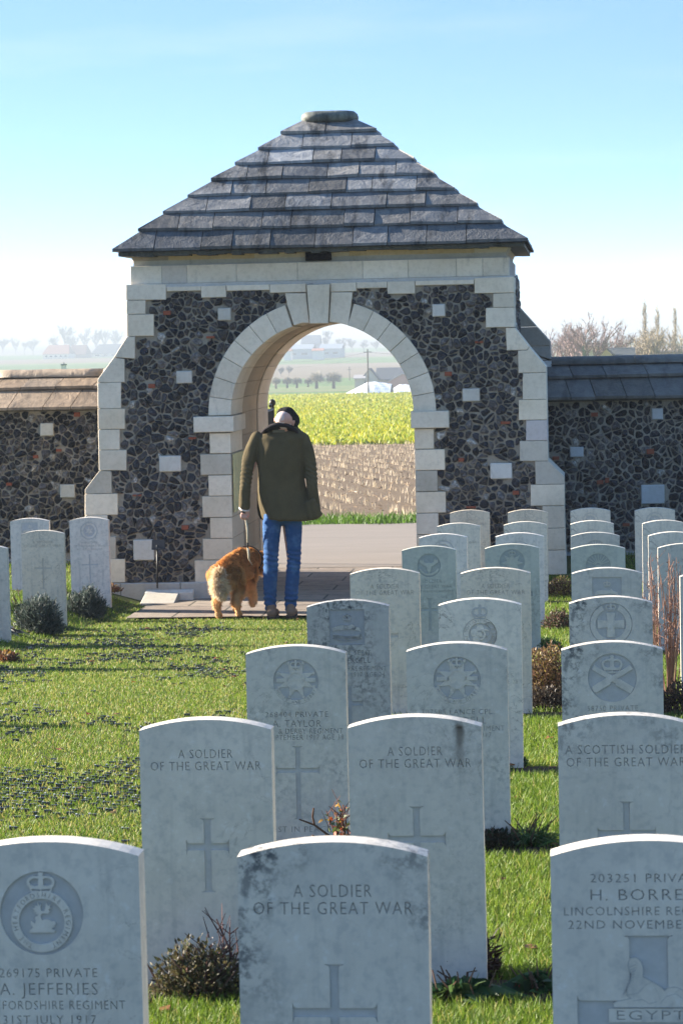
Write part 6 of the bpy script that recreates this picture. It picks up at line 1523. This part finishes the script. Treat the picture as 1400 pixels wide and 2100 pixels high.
# trees: trunk and branching crown of real twigs
def tree(name, label, px, pyt, Y, spread, kind, col, group=None, seed=1, dens=1.0, pyb=None):
    rr = np.random.default_rng(seed); q = at(px, pyt, Y); x = q[0]; zb_ = zat(x, Y)-.3
    if pyb is not None: zb_ = at(px, pyb, Y)[2]
    H_ = q[2]-zb_; root = empty(name, label, 'tree', (x, Y, zb_), group)
    tr_ = MB(); cr = MB(); tw = []
    minr = Y/FPX*.36
    def grow(p, d, L_, r, lev):
        e = p+d*L_; m_ = tr_ if lev < 2 else cr; mid = (p+e)/2+rr.normal(size=3)*L_*.05
        m_.tube([p, mid, e], [max(r, minr), max(r*.85, minr), max(r*.65, minr*.8)], 5 if lev < 2 else 3, tuple(np.array(col)*rr.uniform(.75, 1.2)), cap=False)
        if lev >= 4: 
            for _ in range(int(3*dens)): tw.append((mid+(e-mid)*rr.random(), d+rr.normal(size=3)*.5, L_*rr.uniform(.5, 1.1)))
            return
        n_ = {0: 6, 1: 4, 2: 3, 3: 3}[lev]
        for k in range(n_):
            t = rr.uniform(.45, 1.0) if k else 1.0
            a = rr.random()*6.283; 
            sp = spread*(.9 if lev == 0 else .75)
            nd = d*(1.0 if kind != 'poplar' else 1.4)+np.array([math.cos(a), math.sin(a), .22])*sp; nd /= np.linalg.norm(nd)
            grow(p+(e-p)*t, nd, L_*rr.uniform(.52, .78), r*.6, lev+1)
    if kind == 'pollard':
        tr_.tube([(x, Y, zb_), (x+.1, Y, zb_+H_*.45)], [H_*.09, H_*.075], 7, tuple(col)); c = np.array([x+.1, Y, zb_+H_*.45])
        n_ = 1100; d = rr.normal(size=(n_, 3)); d[:, 2] = np.where(d[:, 2] < -.3, -d[:, 2], d[:, 2]); d /= np.linalg.norm(d, axis=1, keepdims=True); P = np.tile(c, (n_, 1)); C = np.array(col)*(.7+.7*rr.random((n_, 1)))
        tr_.put('trunk', BARK, root); blades('crown', P, d, H_*.50*rr.uniform(.5, 1.05, n_)*spread, minr*2.2, C, WOOD, root, .15); return root
    if kind == 'poplar':
        n0 = np.array([0, 0, 1.0]); tr_.tube([(x, Y, zb_), (x, Y, zb_+H_*.5), (x+.2, Y, zb_+H_*.97)], [H_*.016, H_*.011, minr*.6], 6, tuple(col))
        for k in range(int(46*dens)):
            t = rr.uniform(.22, .96); p = np.array([x, Y, zb_+H_*t]); a = rr.random()*6.283; nd = np.array([math.cos(a)*spread, math.sin(a)*spread, 1.0]); nd /= np.linalg.norm(nd); L_ = H_*.16*(1.15-t*.75)
            cr.tube([p, p+nd*L_], [minr*.8, minr*.4], 3, tuple(np.array(col)*rr.uniform(.8, 1.25)), cap=False)
            for _ in range(7): tw.append((p+nd*L_*rr.random(), nd+rr.normal(size=3)*.35, L_*rr.uniform(.3, .6)))
    else:
        grow(np.array([x, Y, zb_]), np.array([0, 0, 1.0]), H_*.36, H_*.024, 0)
    if kind != 'poplar':         # bring the crown to the height seen
        zmax = max([v[2] for v in cr.v]); k = (H_)/(zmax-zb_)
        for mm in (tr_, cr): mm.v = [(x+(v[0]-x)*(.6+.4*k), Y+(v[1]-Y)*k, zb_+(v[2]-zb_)*k) for v in mm.v]
        tw = [((np.array([x+(p[0]-x)*(.6+.4*k), Y+(p[1]-Y)*k, zb_+(p[2]-zb_)*k])), d, L_*k*.7) for p, d, L_ in tw]
    tr_.put('trunk', WOOD, root)
    cro = cr.put('crown', WOOD, root)
    if tw:
        P = np.array([t[0] for t in tw]); Dd = np.array([t[1] for t in tw]); Lt = np.array([t[2] for t in tw]); C = np.array(col)*(.8+.5*rr.random((len(tw), 1)))
        o = blades('twigs', P, Dd, Lt, minr*1.3, C, WOOD, None, .2); o.parent = cro; o.location = (0, 0, 0); o.data.transform(Matrix.Translation(-(Vector(root.location))))
    return root
RED = (.23, .165, .155); TAN = (.34, .28, .19); GRY = (.20, .19, .18)
G1 = 'bare trees beyond the right wall'
for i, (px, py, Y, sp, k, c, lab) in enumerate(((1205, 642, 300, .75, 'bare', RED, 'tallest reddish bare tree behind the white house'), (1150, 662, 310, .8, 'bare', RED, 'wide bare tree nearest the gatehouse beyond the right wall'), (1250, 662, 320, .8, 'bare', RED, 'reddish bare tree right of the tallest one'),
        (1178, 655, 330, .7, 'bare', RED, 'bare tree filling between the two reddish trees'), (1275, 686, 345, .8, 'bare', (.22, .18, .17), 'lower bare tree sloping down towards the poplars'), (1130, 690, 340, .8, 'bare', RED, 'low bare tree touching the rear buttress edge'),
        (1320, 618, 350, .28, 'poplar', TAN, 'tallest slender poplar, left one at the right edge'), (1346, 632, 355, .28, 'poplar', TAN, 'second slender poplar at the right edge'), (1382, 634, 360, .28, 'poplar', TAN, 'third slender poplar at the right edge'), (1405, 648, 365, .28, 'poplar', TAN, 'rightmost poplar cut by the frame'),
        (1312, 676, 340, .7, 'bare', TAN, 'tan bushy tree at the foot of the tallest poplar'), (1336, 670, 338, .7, 'bare', TAN, 'tan bushy tree between the first and second poplars'), (1362, 672, 338, .7, 'bare', TAN, 'tan bushy tree between the second and third poplars'), (1392, 668, 340, .7, 'bare', TAN, 'tan bushy tree at the right frame edge'))):
    tree('poplar_tree' if k == 'poplar' else 'bare_tree', lab, px, py, Y, sp, k, c, G1, 40+i, 2.6)
tree('conifer_tree', 'small dark green evergreen before the white house', 1196, 710, 290, .4, 'poplar', (.05, .10, .05), None, 77, 2.5)
G2 = 'pollard willows beyond the mustard field'
for i, (px, pt, pb, sp, lab) in enumerate(((565, 770, 797, 1, 'leftmost small pollard willow beyond the mustard field'), (588, 769, 796, 1, 'second small pollard willow from the left'), (608, 769, 796, 1, 'third small round pollard willow from the left'), (631, 772, 794, 1, 'small pollard half hidden left of the large willows'), (648, 758, 797, 1.15, 'large spreading pollard willow, left of two'), (683, 758, 797, 1.15, 'large spreading pollard willow, right of two'))):
    tree('pollard_willow', lab, px, pt, 700, sp, 'pollard', (.38, .34, .28), G2, 90+i, 1, pb)  # willow colour lightened, so some distance haze is painted in
G3 = 'hazy bare trees on the left skyline'
for i, (px, pt, Y, sp, lab) in enumerate(((132, 666, 2250, .7, 'tallest hazy bare tree behind the red tiled farmhouse'), (172, 672, 2500, .5, 'slim hazy tree right of the tallest skyline tree'), (198, 676, 2500, .5, 'hazy tree behind the slate roofed farmhouse, left'), (214, 674, 2500, .5, 'hazy tree behind the slate roofed farmhouse, middle'), (236, 676, 2500, .5, 'hazy tree behind the slate roofed farmhouse, right'), (108, 688, 2400, .7, 'low hazy tree left of the tallest skyline tree'), (68, 694, 2600, .8, 'round hazy tree left of the red tiled farmhouse'), (32, 692, 2700, .5, 'slim hazy tree near the left edge'), (6, 694, 2600, .9, 'broad hazy tree at the left frame edge'), (50, 700, 2650, .9, 'low hazy tree between the two left skyline trees'), (152, 688, 2400, .8, 'low hazy tree above the red roof'))):
    tree('bare_tree', lab, px, pt, Y, sp, 'bare', GRY, G3, 130+i, 2.2)
for i, (px, pt, Y, sp, lab) in enumerate(((670, 676, 1900, .5, 'tall hazy tree seen just under the arch crown'), (640, 690, 1850, .8, 'round hazy tree by the hazy farmhouse'), (700, 693, 1900, .9, 'broad hazy tree right of the tall one in the arch'), (722, 694, 1950, .9, 'hazy tree right of the broad one in the arch'), (745, 697, 1950, .9, 'hazy tree near the right of the arch'), (770, 699, 2000, .9, 'last hazy tree before the right arch ring'), (575, 752, 900, .8, 'grey bush row tree left in the arch'), (592, 750, 900, .8, 'second grey bush row tree left in the arch'))):
    tree('bare_tree', lab, px, pt, Y, sp, 'bare', GRY, 'hazy trees seen through the arch', 160+i, 2.2)

# ------------------------------------------------------------------ haze
b = MB(); b.box((-4800, -60, -16), (4800, 6250, 34)); hz = bpy.data.materials.new('haze_air'); hz.use_nodes = True; t = hz.node_tree; t.nodes.clear()
o = t.nodes.new('ShaderNodeOutputMaterial'); v = t.nodes.new('ShaderNodeVolumePrincipled'); v.inputs['Color'].default_value = (.40, .45, .52, 1); v.inputs['Density'].default_value = .00056; v.inputs['Anisotropy'].default_value = 0.0
t.links.new(v.outputs[0], o.inputs['Volume']); setp(b.put('haze', hz), 'pale winter haze over the valley', 'haze', kind='stuff')
